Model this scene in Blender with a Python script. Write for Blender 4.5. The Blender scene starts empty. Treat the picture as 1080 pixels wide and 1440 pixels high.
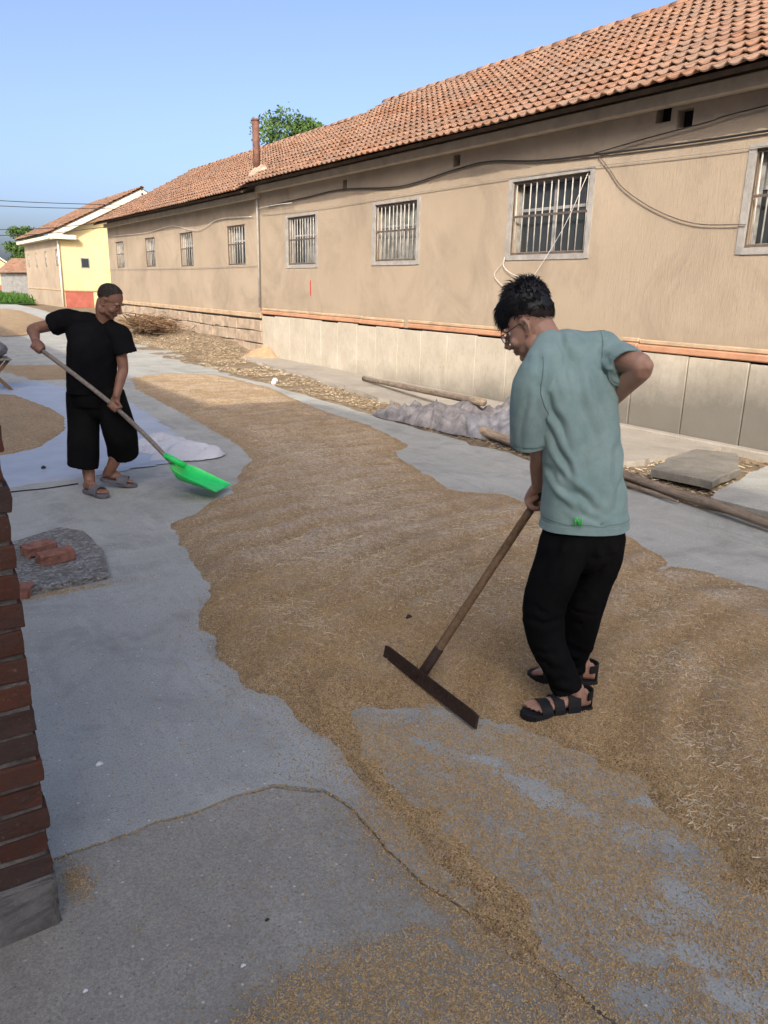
import bpy, bmesh, math, random
import numpy as np
from mathutils import Vector, Matrix, Quaternion
rad = math.radians
random.seed(7); RNG = np.random.default_rng(11)
SC = bpy.context.scene
COL = SC.collection

# ------------------------------------------------------------------ camera
cam_d = bpy.data.cameras.new('camera'); cam = bpy.data.objects.new('camera', cam_d); COL.objects.link(cam)
yaw, pitch, roll = rad(33.3), rad(16.3), rad(1.2)
fw = Vector((math.sin(yaw)*math.cos(pitch), math.cos(yaw)*math.cos(pitch), -math.sin(pitch)))
rt0 = Vector((math.cos(yaw), -math.sin(yaw), 0)); up0 = rt0.cross(fw)
rt = rt0*math.cos(roll) + up0*math.sin(roll); up = -rt0*math.sin(roll) + up0*math.cos(roll)
M = Matrix((rt, up, -fw)).transposed().to_4x4(); M.translation = Vector((0, 0, 1.60))
cam.matrix_world = M
cam_d.sensor_fit = 'VERTICAL'; cam_d.sensor_height = 36.0; cam_d.lens = 36.0*1082/1440
cam_d.clip_start = 0.05; cam_d.clip_end = 3000
SC.camera = cam

# ------------------------------------------------------------------ sky, sun, exposure
PHI = rad(48); EL = math.atan(0.88*math.cos(PHI))
light_dir = Vector((math.cos(PHI)*math.cos(EL), math.sin(PHI)*math.cos(EL), -math.sin(EL)))
W_ = bpy.data.worlds.new('World'); SC.world = W_; W_.use_nodes = True
nt = W_.node_tree; nt.nodes.clear()
sky = nt.nodes.new('ShaderNodeTexSky'); sky.sky_type = 'NISHITA'; sky.sun_disc = False
sky.sun_elevation = EL; sky.sun_rotation = math.atan2(-light_dir.x, -light_dir.y)
sky.altitude = 50; sky.air_density = 0.5; sky.dust_density = 4.8; sky.ozone_density = 1.4
bg = nt.nodes.new('ShaderNodeBackground'); bg.inputs['Strength'].default_value = 0.15
wo = nt.nodes.new('ShaderNodeOutputWorld')
nt.links.new(sky.outputs[0], bg.inputs[0]); nt.links.new(bg.outputs[0], wo.inputs[0])
sun_d = bpy.data.lights.new('sun', 'SUN'); sun_d.energy = 2.0; sun_d.angle = rad(0.6); sun_d.color = (1.0, 0.90, 0.77)
sun = bpy.data.objects.new('sun', sun_d); COL.objects.link(sun)
sun.rotation_euler = light_dir.to_track_quat('-Z', 'Y').to_euler()
SC.view_settings.view_transform = 'Standard'; SC.view_settings.look = 'None'
SC.view_settings.gamma = 1.0; SC.view_settings.exposure = 1.24; SC.view_settings.use_curve_mapping = False

# ------------------------------------------------------------------ measured places (metres; X towards the long house, Y along the street)
GRAIN_MAIN = [(3.62, 13.6), (4.47, 13.97), (5.2, 13.42), (5.29, 11.49), (4.99, 9.65), (4.89, 8.66), (4.88, 7.78), (4.63, 6.59), (4.22, 6.19), (4.02, 5.54), (3.86, 4.81), (4.13, 4.59), (4.15, 4.12), (4.2, 3.4), (4.06, 3.07), (3.97, 2.75), (4.01, 2.53), (4.04, 2.17), (4.35, -1.0), (2.4, -1.0), (2.1, 0.3), (1.8, 0.83), (1.69, 0.9), (1.9, 1.12), (1.99, 1.4), (1.94, 1.62), (1.77, 1.89), (1.6, 2.1), (1.39, 2.29), (1.39, 2.09), (1.31, 1.88), (1.32, 1.67), (1.36, 1.46), (1.35, 1.31), (1.28, 1.15), (1.26, 0.96), (1.22, 0.81), (1.13, 0.76), (1.04, 0.82), (1.08, 0.99), (1.09, 1.21), (1.08, 1.39), (1.11, 1.57), (1.11, 1.76), (1.12, 2.0), (1.18, 2.24), (1.16, 2.52), (1.09, 2.7), (1.12, 3.06), (1.14, 3.36), (1.37, 3.85), (1.46, 4.6), (1.55, 5.02), (2.19, 5.6), (2.55, 6.23), (2.87, 6.72), (3.02, 7.46), (3.21, 9.99), (3.3, 12.09)]
GRAIN_SPARSE = [(1.32, 2.33), (1.63, 2.15), (1.88, 1.77), (2.22, 1.26), (1.86, 0.82), (1.57, 0.49), (0.41, 1.14), (0.49, 1.26), (0.6, 1.34), (0.72, 1.35), (0.88, 1.3), (0.99, 1.27), (1.05, 1.29), (1.1, 1.73), (1.14, 2.01)]
GRAIN_PATCH = [(1.463, 2.248, 0.114, -0.129, -0.058, -0.141, -0.5), (1.509, 1.935, 0.077, -0.109, -0.011, -0.066, -0.6), (1.196, 1.965, 0.04, -0.038, -0.008, -0.028, -0.9), (1.399, 1.828, 0.059, -0.083, -0.012, -0.049, -0.35), (1.629, 1.76, 0.048, -0.059, -0.017, -0.039, -0.8), (1.653, 1.536, 0.073, -0.15, -0.037, -0.071, -0.6), (1.697, 1.403, 0.052, -0.072, -0.027, -0.055, -0.6), (1.939, 1.305, 0.084, -0.06, -0.024, -0.019, -0.9), (1.764, 1.206, 0.054, -0.087, -0.048, -0.06, -0.55), (1.809, 1.125, 0.043, -0.079, -0.056, -0.062, -0.7), (1.667, 0.983, 0.02, -0.085, -0.052, -0.049, -0.75), (1.556, 0.979, 0.044, -0.056, -0.041, -0.043, -0.6), (1.165, 1.37, 0.014, -0.046, -0.002, -0.015, -0.9), (1.188, 1.288, 0.029, -0.083, -0.002, -0.02, -0.95), (1.232, 1.194, 0.015, -0.065, -0.002, -0.016, -0.8), (1.23, 1.072, -0.001, -0.075, -0.01, -0.025, -0.8), (1.259, 1.003, 0.009, -0.05, -0.008, -0.02, -0.8), (1.385, 1.317, 0.01, -0.104, -0.021, -0.046, -0.45), (1.426, 1.489, 0.046, -0.14, -0.015, -0.044, -0.4), (1.412, 0.921, 0.047, -0.049, -0.025, -0.033, -0.8), (1.535, 0.845, 0.063, -0.076, -0.032, -0.035, -0.7), (1.516, 0.725, 0.051, -0.076, -0.035, -0.033, -0.75), (1.298, 0.839, 0.056, -0.057, -0.031, -0.045, -0.8), (1.02, 1.339, 0.052, -0.102, -0.015, -0.053, -0.85), (0.894, 1.389, 0.067, -0.069, -0.01, -0.044, -0.9), (1.03, 1.197, 0.025, -0.054, -0.007, -0.026, -0.8), (1.013, 1.12, 0.033, -0.067, -0.01, -0.029, -0.4), (0.653, 1.219, 0.01, -0.048, -0.006, -0.022, -0.4), (1.055, 1.012, 0.024, -0.059, -0.009, -0.025, -0.7), (1.114, 0.932, 0.036, -0.054, -0.011, -0.025, -0.7), (1.093, 1.107, 0.034, -0.161, -0.01, -0.028, 0.5), (0.838, 1.171, 0.142, -0.144, -0.02, -0.054, 0.35), (0.643, 1.27, 0.047, -0.052, -0.019, -0.053, 0.5), (1.591, 1.206, 0.011, -0.168, -0.03, -0.048, 0.35), (1.412, 1.097, 0.013, -0.132, -0.02, -0.038, 0.35), (1.425, 0.738, 0.009, -0.016, -0.01, -0.011, 0.6), (1.452, 0.835, 0.01, -0.021, -0.011, -0.012, 0.5), (1.611, 1.338, 0.069, -0.08, -0.015, -0.028, 0.4)]
STRAW_SPOTS = [(3.025, 5.018, 0.351, -0.651, -0.343, -0.668, 1.0), (2.194, 3.799, 0.451, -0.4, -0.244, -0.5, 1.0), (2.511, 3.09, 0.27, -0.387, -0.258, -0.387, 0.7), (3.537, 6.552, 0.361, -0.722, -0.33, -0.676, 0.6), (2.763, 1.808, 0.185, -0.184, -0.182, -0.169, 0.9), (2.345, 1.377, 0.138, -0.135, -0.129, -0.117, 0.8), (1.991, 1.182, 0.125, -0.116, -0.123, -0.112, 0.5), (1.558, 3.112, 0.187, -0.294, -0.11, -0.288, 0.5), (3.383, 3.594, 0.226, -0.295, -0.245, -0.336, 0.5), (3.246, 2.432, 0.274, -0.322, -0.26, -0.255, 0.4)]
YOUNG = {
    'v': (0.7407, 0.6718, 0.0),
    'r': (0.6718, -0.7407, 0.0),
    'torso': [(2.112, 2.081, 1.416), (2.132, 2.044, 1.372), (2.132, 1.999, 1.26), (2.147, 1.968, 1.119), (2.159, 1.94, 0.961), (2.169, 1.929, 0.839), (2.175, 1.922, 0.755)],
    'pelvis': (2.178, 1.919, 0.713),
    'waist': (2.166, 1.932, 0.88),
    'shL': (1.958, 2.028, 1.291),
    'elL': (2.042, 2.054, 1.022),
    'wrL': (2.123, 2.128, 0.857),
    'haL': (2.155, 2.153, 0.789),
    'slL': [(1.982, 2.032, 1.327), (1.954, 2.032, 1.265), (1.968, 2.047, 1.16), (1.998, 2.065, 1.059)],
    'shR': (2.262, 1.99, 1.385),
    'elR': (2.249, 1.796, 1.349),
    'wrR': (2.309, 1.983, 1.15),
    'haR': (2.339, 2.061, 1.072),
    'slR': [(2.22, 2.007, 1.388), (2.255, 1.968, 1.374), (2.252, 1.897, 1.357), (2.237, 1.854, 1.342)],
    'neck': [(2.124, 2.053, 1.358), (2.108, 2.085, 1.4), (2.092, 2.133, 1.443)],
    'head': (2.064, 2.178, 1.472),
    'legL': [(2.1, 1.931, 0.764), (2.071, 1.933, 0.613), (2.028, 1.95, 0.453), (2.028, 1.928, 0.316), (2.056, 1.882, 0.207), (2.089, 1.846, 0.107)],
    'legR': [(2.255, 1.908, 0.747), (2.27, 1.922, 0.58), (2.241, 1.939, 0.399), (2.257, 1.966, 0.244), (2.266, 1.993, 0.144), (2.27, 2.004, 0.072)],
    'shaft': [(1.719, 2.335, 0.018), (2.154, 2.154, 0.795)],
    'footL': [(2.182, 1.797, 0.0), (1.915, 1.897, -0.0)],
    'footR': [(2.308, 1.992, 0.0), (2.163, 2.115, 0.0)],
}
OLD = {
    'v': (0.2233, 0.9748, 0.0),
    'r': (0.9748, -0.2233, 0.0),
    'torso': [(1.463, 6.19, 1.307), (1.435, 6.197, 1.26), (1.411, 6.202, 1.149), (1.39, 6.207, 1.0), (1.379, 6.209, 0.865), (1.382, 6.209, 0.767)],
    'pelvis': (1.389, 6.207, 0.729),
    'waist': (1.386, 6.208, 0.892),
    'shL': (1.573, 6.114, 1.215),
    'elL': (1.578, 6.082, 0.957),
    'wrL': (1.501, 6.007, 0.769),
    'haL': (1.461, 5.975, 0.7),
    'slL': [(1.522, 6.156, 1.234), (1.573, 6.114, 1.215), (1.591, 6.099, 1.147), (1.608, 6.085, 1.068)],
    'shR': (1.259, 6.288, 1.309),
    'elR': (1.025, 6.414, 1.242),
    'wrR': (0.986, 6.258, 1.159),
    'haR': (1.009, 6.186, 1.117),
    'slR': [(1.327, 6.252, 1.305), (1.259, 6.288, 1.309), (1.203, 6.321, 1.292), (1.152, 6.354, 1.27)],
    'neck': [(1.45, 6.193, 1.27), (1.479, 6.166, 1.318), (1.515, 6.127, 1.372)],
    'head': (1.523, 6.094, 1.45),
    'legR': [(1.312, 6.276, 0.768), (1.291, 6.26, 0.562), (1.271, 6.234, 0.399), (1.26, 6.237, 0.258), (1.249, 6.239, 0.19)],
    'shinR': [(1.272, 6.234, 0.343), (1.289, 6.23, 0.171), (1.279, 6.171, 0.023)],
    'legL': [(1.483, 6.186, 0.77), (1.511, 6.138, 0.592), (1.54, 6.142, 0.448), (1.559, 6.189, 0.324), (1.568, 6.217, 0.26)],
    'shinL': [(1.542, 6.152, 0.447), (1.491, 6.184, 0.245), (1.443, 6.226, 0.131)],
    'shaft': [(0.98, 6.198, 1.143), (1.059, 6.165, 1.077), (1.245, 6.076, 0.907), (1.46, 5.97, 0.696), (1.659, 5.879, 0.466), (1.835, 5.797, 0.24)],
    'footR': [(1.243, 6.164, 0.0), (1.362, 5.859, 0.0)],
    'footL': [(1.493, 6.704, 0.0), (1.624, 6.16, 0.0)],
    'heelL': (0.0, 0.0, 0.0),
    'blade': [(1.97, 6.241, 0.13), (1.872, 5.896, 0.0), (1.911, 5.875, 0.0), (2.141, 5.502, 0.0), (2.301, 6.124, 0.0)],
}

# ------------------------------------------------------------------ noise helpers (numpy)
def _hash(ix, iy, iz, s):
    h = (ix*374761393 + iy*668265263 + iz*2147483647 + s*974634533) & 0xffffffff
    h = ((h ^ (h >> 13))*1274126177) & 0xffffffff
    return ((h ^ (h >> 16)) & 0xffff)/65535.0
def vnoise(p, s=0):
    p = np.asarray(p, float)
    if p.shape[-1] == 2: p = np.concatenate([p, np.zeros(p.shape[:-1]+(1,))], -1)
    i = np.floor(p).astype(np.int64); f = p - i; f = f*f*(3-2*f)
    r = 0
    for dx in (0, 1):
        for dy in (0, 1):
            for dz in (0, 1):
                w = (f[..., 0] if dx else 1-f[..., 0])*(f[..., 1] if dy else 1-f[..., 1])*(f[..., 2] if dz else 1-f[..., 2])
                r = r + w*_hash(i[..., 0]+dx, i[..., 1]+dy, i[..., 2]+dz, s)
    return r*2-1
def fbm(p, s=0, o=3):
    p = np.asarray(p, float); r = 0; a = 1; t = 0
    for k in range(o):
        r = r + a*vnoise(p*(2.03**k), s+k*17); t += a; a *= .5
    return r/t
def sstep(a, b, x):
    t = np.clip((np.asarray(x, float)-a)/(b-a), 0, 1); return t*t*(3-2*t)
def terr(y): return 0.32*sstep(24, 42, y)

# ------------------------------------------------------------------ objects
def tag(o, label=None, cat=None, group=None, kind=None):
    if label: o['label'] = label
    if cat: o['category'] = cat
    if group: o['group'] = group
    if kind: o['kind'] = kind
    return o
def empty(name, loc, label=None, cat=None, group=None):
    o = bpy.data.objects.new(name, None); COL.objects.link(o); o.location = loc; o.empty_display_size = .1
    return tag(o, label, cat, group)
_loc = {}
def link(name, me, mat, parent=None, smooth=False):
    """One mesh object; mesh data is in world metres, so a parented piece gets the inverse of its parents' offset."""
    if mat is not None and not me.materials: me.materials.append(mat)
    if smooth:
        me.polygons.foreach_set('use_smooth', [True]*len(me.polygons))
    o = bpy.data.objects.new(name, me); COL.objects.link(o)
    if parent is not None:
        o.parent = parent
        off = Vector((0, 0, 0)); p = parent
        while p is not None: off += p.location; p = p.parent
        o.location = -off
    return o
class MB:
    def __init__(s): s.v = []; s.f = []
    def add(s, vs, fs):
        n = len(s.v); s.v.extend([tuple(map(float, q)) for q in vs]); s.f.extend([tuple(n+i for i in f) for f in fs]); return s
    def box(s, x0, x1, y0, y1, z0, z1):
        v = [(x, y, z) for z in (z0, z1) for y in (y0, y1) for x in (x0, x1)]
        return s.add(v, [(0, 2, 3, 1), (4, 5, 7, 6), (0, 1, 5, 4), (2, 6, 7, 3), (0, 4, 6, 2), (1, 3, 7, 5)])
    def obox(s, c, ax, ay, az):
        c, ax, ay, az = [np.array(q, float) for q in (c, ax, ay, az)]
        v = [c+i*ax+j*ay+k*az for k in (-1, 1) for j in (-1, 1) for i in (-1, 1)]
        return s.add(v, [(0, 2, 3, 1), (4, 5, 7, 6), (0, 1, 5, 4), (2, 6, 7, 3), (0, 4, 6, 2), (1, 3, 7, 5)])
    def prism(s, poly, z0, z1):
        """poly: list of (x,y) ccw; z0 may be number; z1 number or list of tops"""
        n = len(poly); zt = z1 if hasattr(z1, '__len__') else [z1]*n; zb = z0 if hasattr(z0, '__len__') else [z0]*n
        v = [(x, y, zb[i]) for i, (x, y) in enumerate(poly)] + [(x, y, zt[i]) for i, (x, y) in enumerate(poly)]
        f = [tuple(range(n-1, -1, -1)), tuple(range(n, 2*n))] + [(i, (i+1) % n, n+(i+1) % n, n+i) for i in range(n)]
        return s.add(v, f)
    def tube(s, pts, rads, n=8, cap=True):
        R = rings_along(pts, rads, n); return s.loft(R, cap)
    def loft(s, R, cap=True):
        R = np.asarray(R); k, n = R.shape[:2]
        f = [(i*n+j, i*n+(j+1) % n, (i+1)*n+(j+1) % n, (i+1)*n+j) for i in range(k-1) for j in range(n)]
        if cap: f += [tuple(range(n-1, -1, -1)), tuple((k-1)*n+j for j in range(n))]
        return s.add(R.reshape(-1, 3), f)
    def ell(s, c, r, n=16, m=10, rot=None):
        c = np.array(c, float); R = []
        for i in range(1, m):
            t = math.pi*i/m
            R.append([[r[0]*math.sin(t)*math.cos(2*math.pi*j/n), r[1]*math.sin(t)*math.sin(2*math.pi*j/n), r[2]*math.cos(t)] for j in range(n)])
        R = np.array(R)[::-1]
        pts = R.reshape(-1, 3); top = np.array([[0, 0, r[2]]]); bot = np.array([[0, 0, -r[2]]])
        al = np.concatenate([pts, bot, top])
        if rot is not None: al = al @ np.array(rot).T
        k = m-1
        f = [(i*n+j, i*n+(j+1) % n, (i+1)*n+(j+1) % n, (i+1)*n+j) for i in range(k-1) for j in range(n)]
        f += [(k*n, (j+1) % n, j) for j in range(n)] + [(k*n+1, (k-1)*n+j, (k-1)*n+(j+1) % n) for j in range(n)]
        return s.add(al+c, f)
    def mesh(s, name='m'):
        me = bpy.data.meshes.new(name); me.from_pydata(s.v, [], s.f); me.update(); return me
    def build(s, name, mat, parent=None, smooth=False, bevel=0):
        me = s.mesh(name)
        if bevel:
            bm = bmesh.new(); bm.from_mesh(me)
            bmesh.ops.bevel(bm, geom=bm.edges[:], offset=bevel, segments=1, affect='EDGES'); bm.to_mesh(me); bm.free()
        return link(name, me, mat, parent, smooth)
def catmull(P, k):
    P = np.asarray(P, float)
    if len(P) < 3 or k < 2:
        t = np.linspace(0, 1, max(2, (len(P)-1)*k+1))[:, None]*(len(P)-1); i = np.minimum(t.astype(int), len(P)-2)[:, 0]
        return P[i]+(P[i+1]-P[i])*(t-i[:, None])
    Q = np.vstack([2*P[0]-P[1], P, 2*P[-1]-P[-2]]); o = []
    for i in range(1, len(Q)-2):
        for j in range(k):
            t = j/k; a, b, c, d = Q[i-1], Q[i], Q[i+1], Q[i+2]
            o.append(.5*((2*b)+(c-a)*t+(2*a-5*b+4*c-d)*t*t+(3*b-a-3*c+d)*t**3))
    o.append(P[-1]); return np.array(o)
def rings_along(pts, rads, n=8, up=None):
    """tube rings with parallel transported frames; rads: scalar, list of scalars or of (ru, rv)"""
    P = np.asarray(pts, float); k = len(P)
    if not hasattr(rads, '__len__'): rads = [rads]*k
    T = np.gradient(P, axis=0); T /= np.linalg.norm(T, axis=1)[:, None]+1e-12
    a = np.array(up if up is not None else ((0, 0, 1) if abs(T[0][2]) < .9 else (1, 0, 0)), float)
    u = a-T[0]*(a@T[0]); u /= np.linalg.norm(u); out = []
    for i in range(k):
        u = u-T[i]*(u@T[i]); u /= np.linalg.norm(u)+1e-12; v = np.cross(T[i], u)
        r = rads[i]; ru, rv = (r if hasattr(r, '__len__') else (r, r))
        th = np.linspace(0, 2*math.pi, n, endpoint=False)[:, None]
        out.append(P[i]+ru*np.cos(th)*u+rv*np.sin(th)*v)
    return np.array(out)
def mesh_np(name, V, Fq, mat, parent=None, smooth=False):
    V = np.ascontiguousarray(V, np.float32); Fq = np.ascontiguousarray(Fq, np.int32); n, k = Fq.shape
    me = bpy.data.meshes.new(name); me.vertices.add(len(V)); me.vertices.foreach_set('co', V.ravel())
    me.loops.add(n*k); me.loops.foreach_set('vertex_index', Fq.ravel())
    me.polygons.add(n); me.polygons.foreach_set('loop_start', np.arange(n, dtype=np.int32)*k)
    if smooth: me.polygons.foreach_set('use_smooth', np.ones(n, bool))
    me.update(calc_edges=True); me.validate()
    return link(name, me, mat, parent)
def grid_mesh(xs, ys, zf):
    X, Y = np.meshgrid(xs, ys); Z = zf(X, Y); V = np.stack([X, Y, Z], -1).reshape(-1, 3); nx = len(xs); ny = len(ys)
    i = np.arange(nx*ny).reshape(ny, nx)
    return V, np.stack([i[:-1, :-1], i[:-1, 1:], i[1:, 1:], i[1:, :-1]], -1).reshape(-1, 4)

# ------------------------------------------------------------------ materials
class N:
    def __init__(s, name, rough=.8, spec=.3, metal=0):
        s.m = bpy.data.materials.new(name); s.m.use_nodes = True; s.t = s.m.node_tree; s.t.nodes.clear()
        s.b = s.t.nodes.new('ShaderNodeBsdfPrincipled'); s.o = s.t.nodes.new('ShaderNodeOutputMaterial'); s.t.links.new(s.b.outputs[0], s.o.inputs[0])
        s.b.inputs['Roughness'].default_value = rough; s.b.inputs['Specular IOR Level'].default_value = spec; s.b.inputs['Metallic'].default_value = metal
        g = s.t.nodes.new('ShaderNodeNewGeometry'); s.pos = g.outputs['Position']; s.geo = g
    def nd(s, ty, **k):
        n = s.t.nodes.new('ShaderNode'+ty)
        for a, v in k.items(): setattr(n, a, v)
        return n
    def li(s, a, b): s.t.links.new(a, b)
    def mp(s, sc=(1, 1, 1), rot=(0, 0, 0), src=None, loc=(0, 0, 0)):
        n = s.nd('Mapping'); n.inputs['Scale'].default_value = sc; n.inputs['Rotation'].default_value = rot; n.inputs['Location'].default_value = loc
        s.li(src or s.pos, n.inputs[0]); return n.outputs[0]
    def noise(s, scale, detail=4, rough=.55, vec=None, dist=0):
        n = s.nd('TexNoise'); n.inputs['Scale'].default_value = scale; n.inputs['Detail'].default_value = detail; n.inputs['Roughness'].default_value = rough; n.inputs['Distortion'].default_value = dist
        s.li(vec or s.pos, n.inputs['Vector']); return n.outputs['Fac']
    def vor(s, scale, vec=None, feat='F1', out='Distance', rnd=1):
        n = s.nd('TexVoronoi'); n.feature = feat; n.inputs['Scale'].default_value = scale; n.inputs['Randomness'].default_value = rnd; s.li(vec or s.pos, n.inputs['Vector']); return n.outputs[out]
    def ramp(s, fac, stops):
        n = s.nd('ValToRGB'); e = n.color_ramp.elements
        while len(e) < len(stops): e.new(.5)
        for q, (p, c) in zip(e, stops):
            q.position = p; q.color = (c, c, c, 1) if not hasattr(c, '__len__') else (*c, 1)
        s.li(fac, n.inputs[0]); return n.outputs[0]
    def mix(s, fac, a, b, mode='MIX'):
        n = s.nd('Mix'); n.data_type = 'RGBA'; n.blend_type = mode
        for k, v in ((0, fac), (6, a), (7, b)):
            if isinstance(v, bpy.types.NodeSocket): s.li(v, n.inputs[k])
            elif hasattr(v, '__len__'): n.inputs[k].default_value = (*v, 1)
            else: n.inputs[k].default_value = v
        return n.outputs[2]
    def math(s, op, a, b=0, c=0):
        n = s.nd('Math', operation=op)
        for k, v in enumerate((a, b, c)):
            if isinstance(v, bpy.types.NodeSocket): s.li(v, n.inputs[k])
            else: n.inputs[k].default_value = v
        return n.outputs[0]
    def sep(s, vec=None):
        n = s.nd('SeparateXYZ'); s.li(vec or s.pos, n.inputs[0]); return n.outputs
    def bump(s, h, strength=.4, dist=.01):
        n = s.nd('Bump'); n.inputs['Strength'].default_value = strength; n.inputs['Distance'].default_value = dist; s.li(h, n.inputs['Height'])
        if s.b.inputs['Normal'].is_linked: s.li(s.b.inputs['Normal'].links[0].from_socket, n.inputs['Normal'])
        s.li(n.outputs[0], s.b.inputs['Normal']); return s
    def col(s, c):
        if isinstance(c, bpy.types.NodeSocket): s.li(c, s.b.inputs['Base Color'])
        else: s.b.inputs['Base Color'].default_value = (*c, 1)
        return s
MAT = {}
def plain(name, c, rough=.8, spec=.3, metal=0, var=.25, scale=6, bs=.0, bscale=60):
    n = N(name, rough, spec, metal)
    lo = tuple(v*(1-var) for v in c); hi = tuple(min(1, v*(1+var)) for v in c)
    n.col(n.mix(n.ramp(n.noise(scale, 6, .62), [(.3, 0), (.7, 1)]), lo, hi))
    if bs: n.bump(n.noise(bscale, 4), bs, .01)
    MAT[name] = n.m; return n.m
def concrete(name, a, b, stain=.35, fine=.5):
    n = N(name, .86, .25)
    c = n.mix(n.ramp(n.noise(1.1, 6, .6), [(.32, 0), (.68, 1)]), a, b)
    c = n.mix(n.math('MULTIPLY', n.ramp(n.noise(2.6, 8, .68, dist=.6), [(.5, 0), (.72, 1)]), stain), c, tuple(v*.55 for v in a))
    c = n.mix(n.math('MULTIPLY', n.ramp(n.noise(.55, 9, .74, dist=1.5), [(.50, 0), (.66, 1)]), stain*1.1), c, tuple(v*.6 for v in a))
    c = n.mix(n.math('MULTIPLY', n.ramp(n.noise(6, 9, .75, n.mp((1, .25, 1), (0, 0, .25))), [(.5, 0), (.75, 1)]), .45), c, tuple(min(1, v*1.35) for v in b))
    c = n.mix(n.math('MULTIPLY', n.ramp(n.noise(28, 6, .75), [(.56, 0), (.70, 1)]), .45), c, tuple(v*.55 for v in a))
    c = n.mix(n.math('MULTIPLY', n.ramp(n.noise(140, 3, .6), [(.35, 1), (.6, 0)]), fine*.45), c, tuple(v*.45 for v in a))
    c = n.mix(n.ramp(n.vor(38), [(.07, .8), (.15, 0)]), c, tuple(v*.4 for v in a))
    c = n.mix(n.ramp(n.vor(21, n.mp((1, 1, 1), (0, 0, .7))), [(.05, .8), (.10, 0)]), c, tuple(min(1, v*1.6) for v in b))
    c = n.mix(n.math('MULTIPLY', n.ramp(n.noise(330, 2, .5), [(.40, 1), (.56, 0)]), fine*.35), c, tuple(v*.5 for v in a))
    n.col(c); n.bump(n.noise(90, 6, .7), .25, .006); n.bump(n.noise(12, 5, .6), .2, .02); MAT[name] = n.m; return n.m
concrete('road', (.40, .402, .362), (.515, .52, .472), .62, 1.0)
concrete('near_slab', (.355, .332, .275), (.45, .425, .358), .5, 1.1)
concrete('apron', (.33, .30, .25), (.41, .375, .32), .35)
concrete('old_slab', (.24, .225, .19), (.34, .32, .275), .9, 1.2)
def stucco():
    n = N('stucco', .93, .15)
    c = n.mix(n.ramp(n.noise(.55, 5, .6), [(.35, 0), (.7, 1)]), (.335, .27, .195), (.405, .33, .243))
    n_st = n.noise(1.6, 7, .65, n.mp((1, 1, .22)))
    c = n.mix(n.math('MULTIPLY', n.ramp(n_st, [(.52, 0), (.75, 1)]), .35), c, (.29, .23, .17))
    # vertical comb marks of the render: fine relief, irregular along the wall
    w = n.noise(30, 4, .7, n.mp((1, 1, .16))); w2 = n.noise(75, 3, .65, n.mp((1, 1, .12)))
    c = n.mix(n.math('MULTIPLY', n.ramp(w2, [(.38, 1), (.56, 0)]), .22), c, (.33, .26, .19))
    c = n.mix(n.math('MULTIPLY', n.ramp(n.noise(.8, 8, .72, dist=1.2), [(.47, 0), (.68, 1)]), .75), c, (.255, .206, .155))
    c = n.mix(n.math('MULTIPLY', n.ramp(n.noise(3.2, 8, .75, n.mp((1, 1, .35))), [(.6, 0), (.78, 1)]), .4), c, (.47, .405, .325))
    n.col(c); n.bump(w, .25, .015); n.bump(w2, .6, .008); n.bump(n.noise(120, 3), .3, .004); MAT['stucco'] = n.m
stucco()
def plinth():
    n = N('plinth_panel', .9, .2)
    z = n.sep()[2]
    c = n.mix(n.ramp(n.noise(2.2, 6, .65), [(.3, 0), (.7, 1)]), (.41, .365, .285), (.52, .47, .385))
    # rising damp: a dark tide mark with a ragged upper edge, higher towards the near end of the house
    h = n.math('ADD', z, n.math('MULTIPLY', n.math('SUBTRACT', n.noise(1.3, 6, .7), .5), .75))
    y = n.sep()[1]
    h = n.math('SUBTRACT', h, n.math('MULTIPLY', n.math('SUBTRACT', 8.0, y), .10))
    c = n.mix(n.math('MULTIPLY', n.ramp(h, [(.14, 1), (.66, 0)]), .80), c, (.10, .097, .087))
    c = n.mix(n.math('MULTIPLY', n.ramp(n.noise(30, 5, .7, n.mp((1, 1, .3))), [(.5, 0), (.75, 1)]), .35), c, (.17, .15, .12))
    n.col(c); n.bump(n.noise(60, 5), .4, .008); MAT['plinth_panel'] = n.m
plinth()
def tilemat():
    n = N('roof_tile', .88, .2)
    s = n.sep(); iy = n.math('FLOOR', n.math('DIVIDE', s[1], .165)); ix = n.math('FLOOR', n.math('DIVIDE', s[0], .231))
    cv = n.nd('CombineXYZ'); n.li(iy, cv.inputs[0]); n.li(ix, cv.inputs[1])
    wn = n.nd('TexWhiteNoise'); n.li(cv.outputs[0], wn.inputs[0])
    c = n.ramp(wn.outputs[0], [(0, (.18, .092, .055)), (.4, (.26, .135, .080)), (.75, (.31, .178, .115)), (1, (.21, .145, .105))])
    c = n.mix(n.math('MULTIPLY', n.ramp(n.noise(.9, 6, .65), [(.38, 0), (.66, 1)]), .75), c, (.205, .145, .108))
    c = n.mix(n.math('MULTIPLY', n.ramp(n.noise(9, 6, .7), [(.5, 0), (.72, 1)]), .5), c, (.13, .085, .06))
    n.col(c); n.bump(n.noise(70, 4), .3, .006); MAT['roof_tile'] = n.m
tilemat()
def brickmat():
    n = N('brick', .93, .15)
    oi = n.nd('ObjectInfo')
    c = n.ramp(oi.outputs['Random'], [(0, (.095, .040, .027)), (.4, (.135, .052, .032)), (.7, (.09, .044, .032)), (1, (.08, .053, .043))])
    c = n.mix(n.math('MULTIPLY', n.ramp(n.noise(16, 7, .7), [(.42, 0), (.66, 1)]), .65), c, (.075, .055, .046))
    c = n.mix(n.ramp(n.noise(55, 4, .7), [(.62, 0), (.76, .5)]), c, (.33, .22, .17))
    n.col(c); n.bump(n.noise(45, 7, .7), .8, .012); MAT['brick'] = n.m
brickmat()
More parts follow.
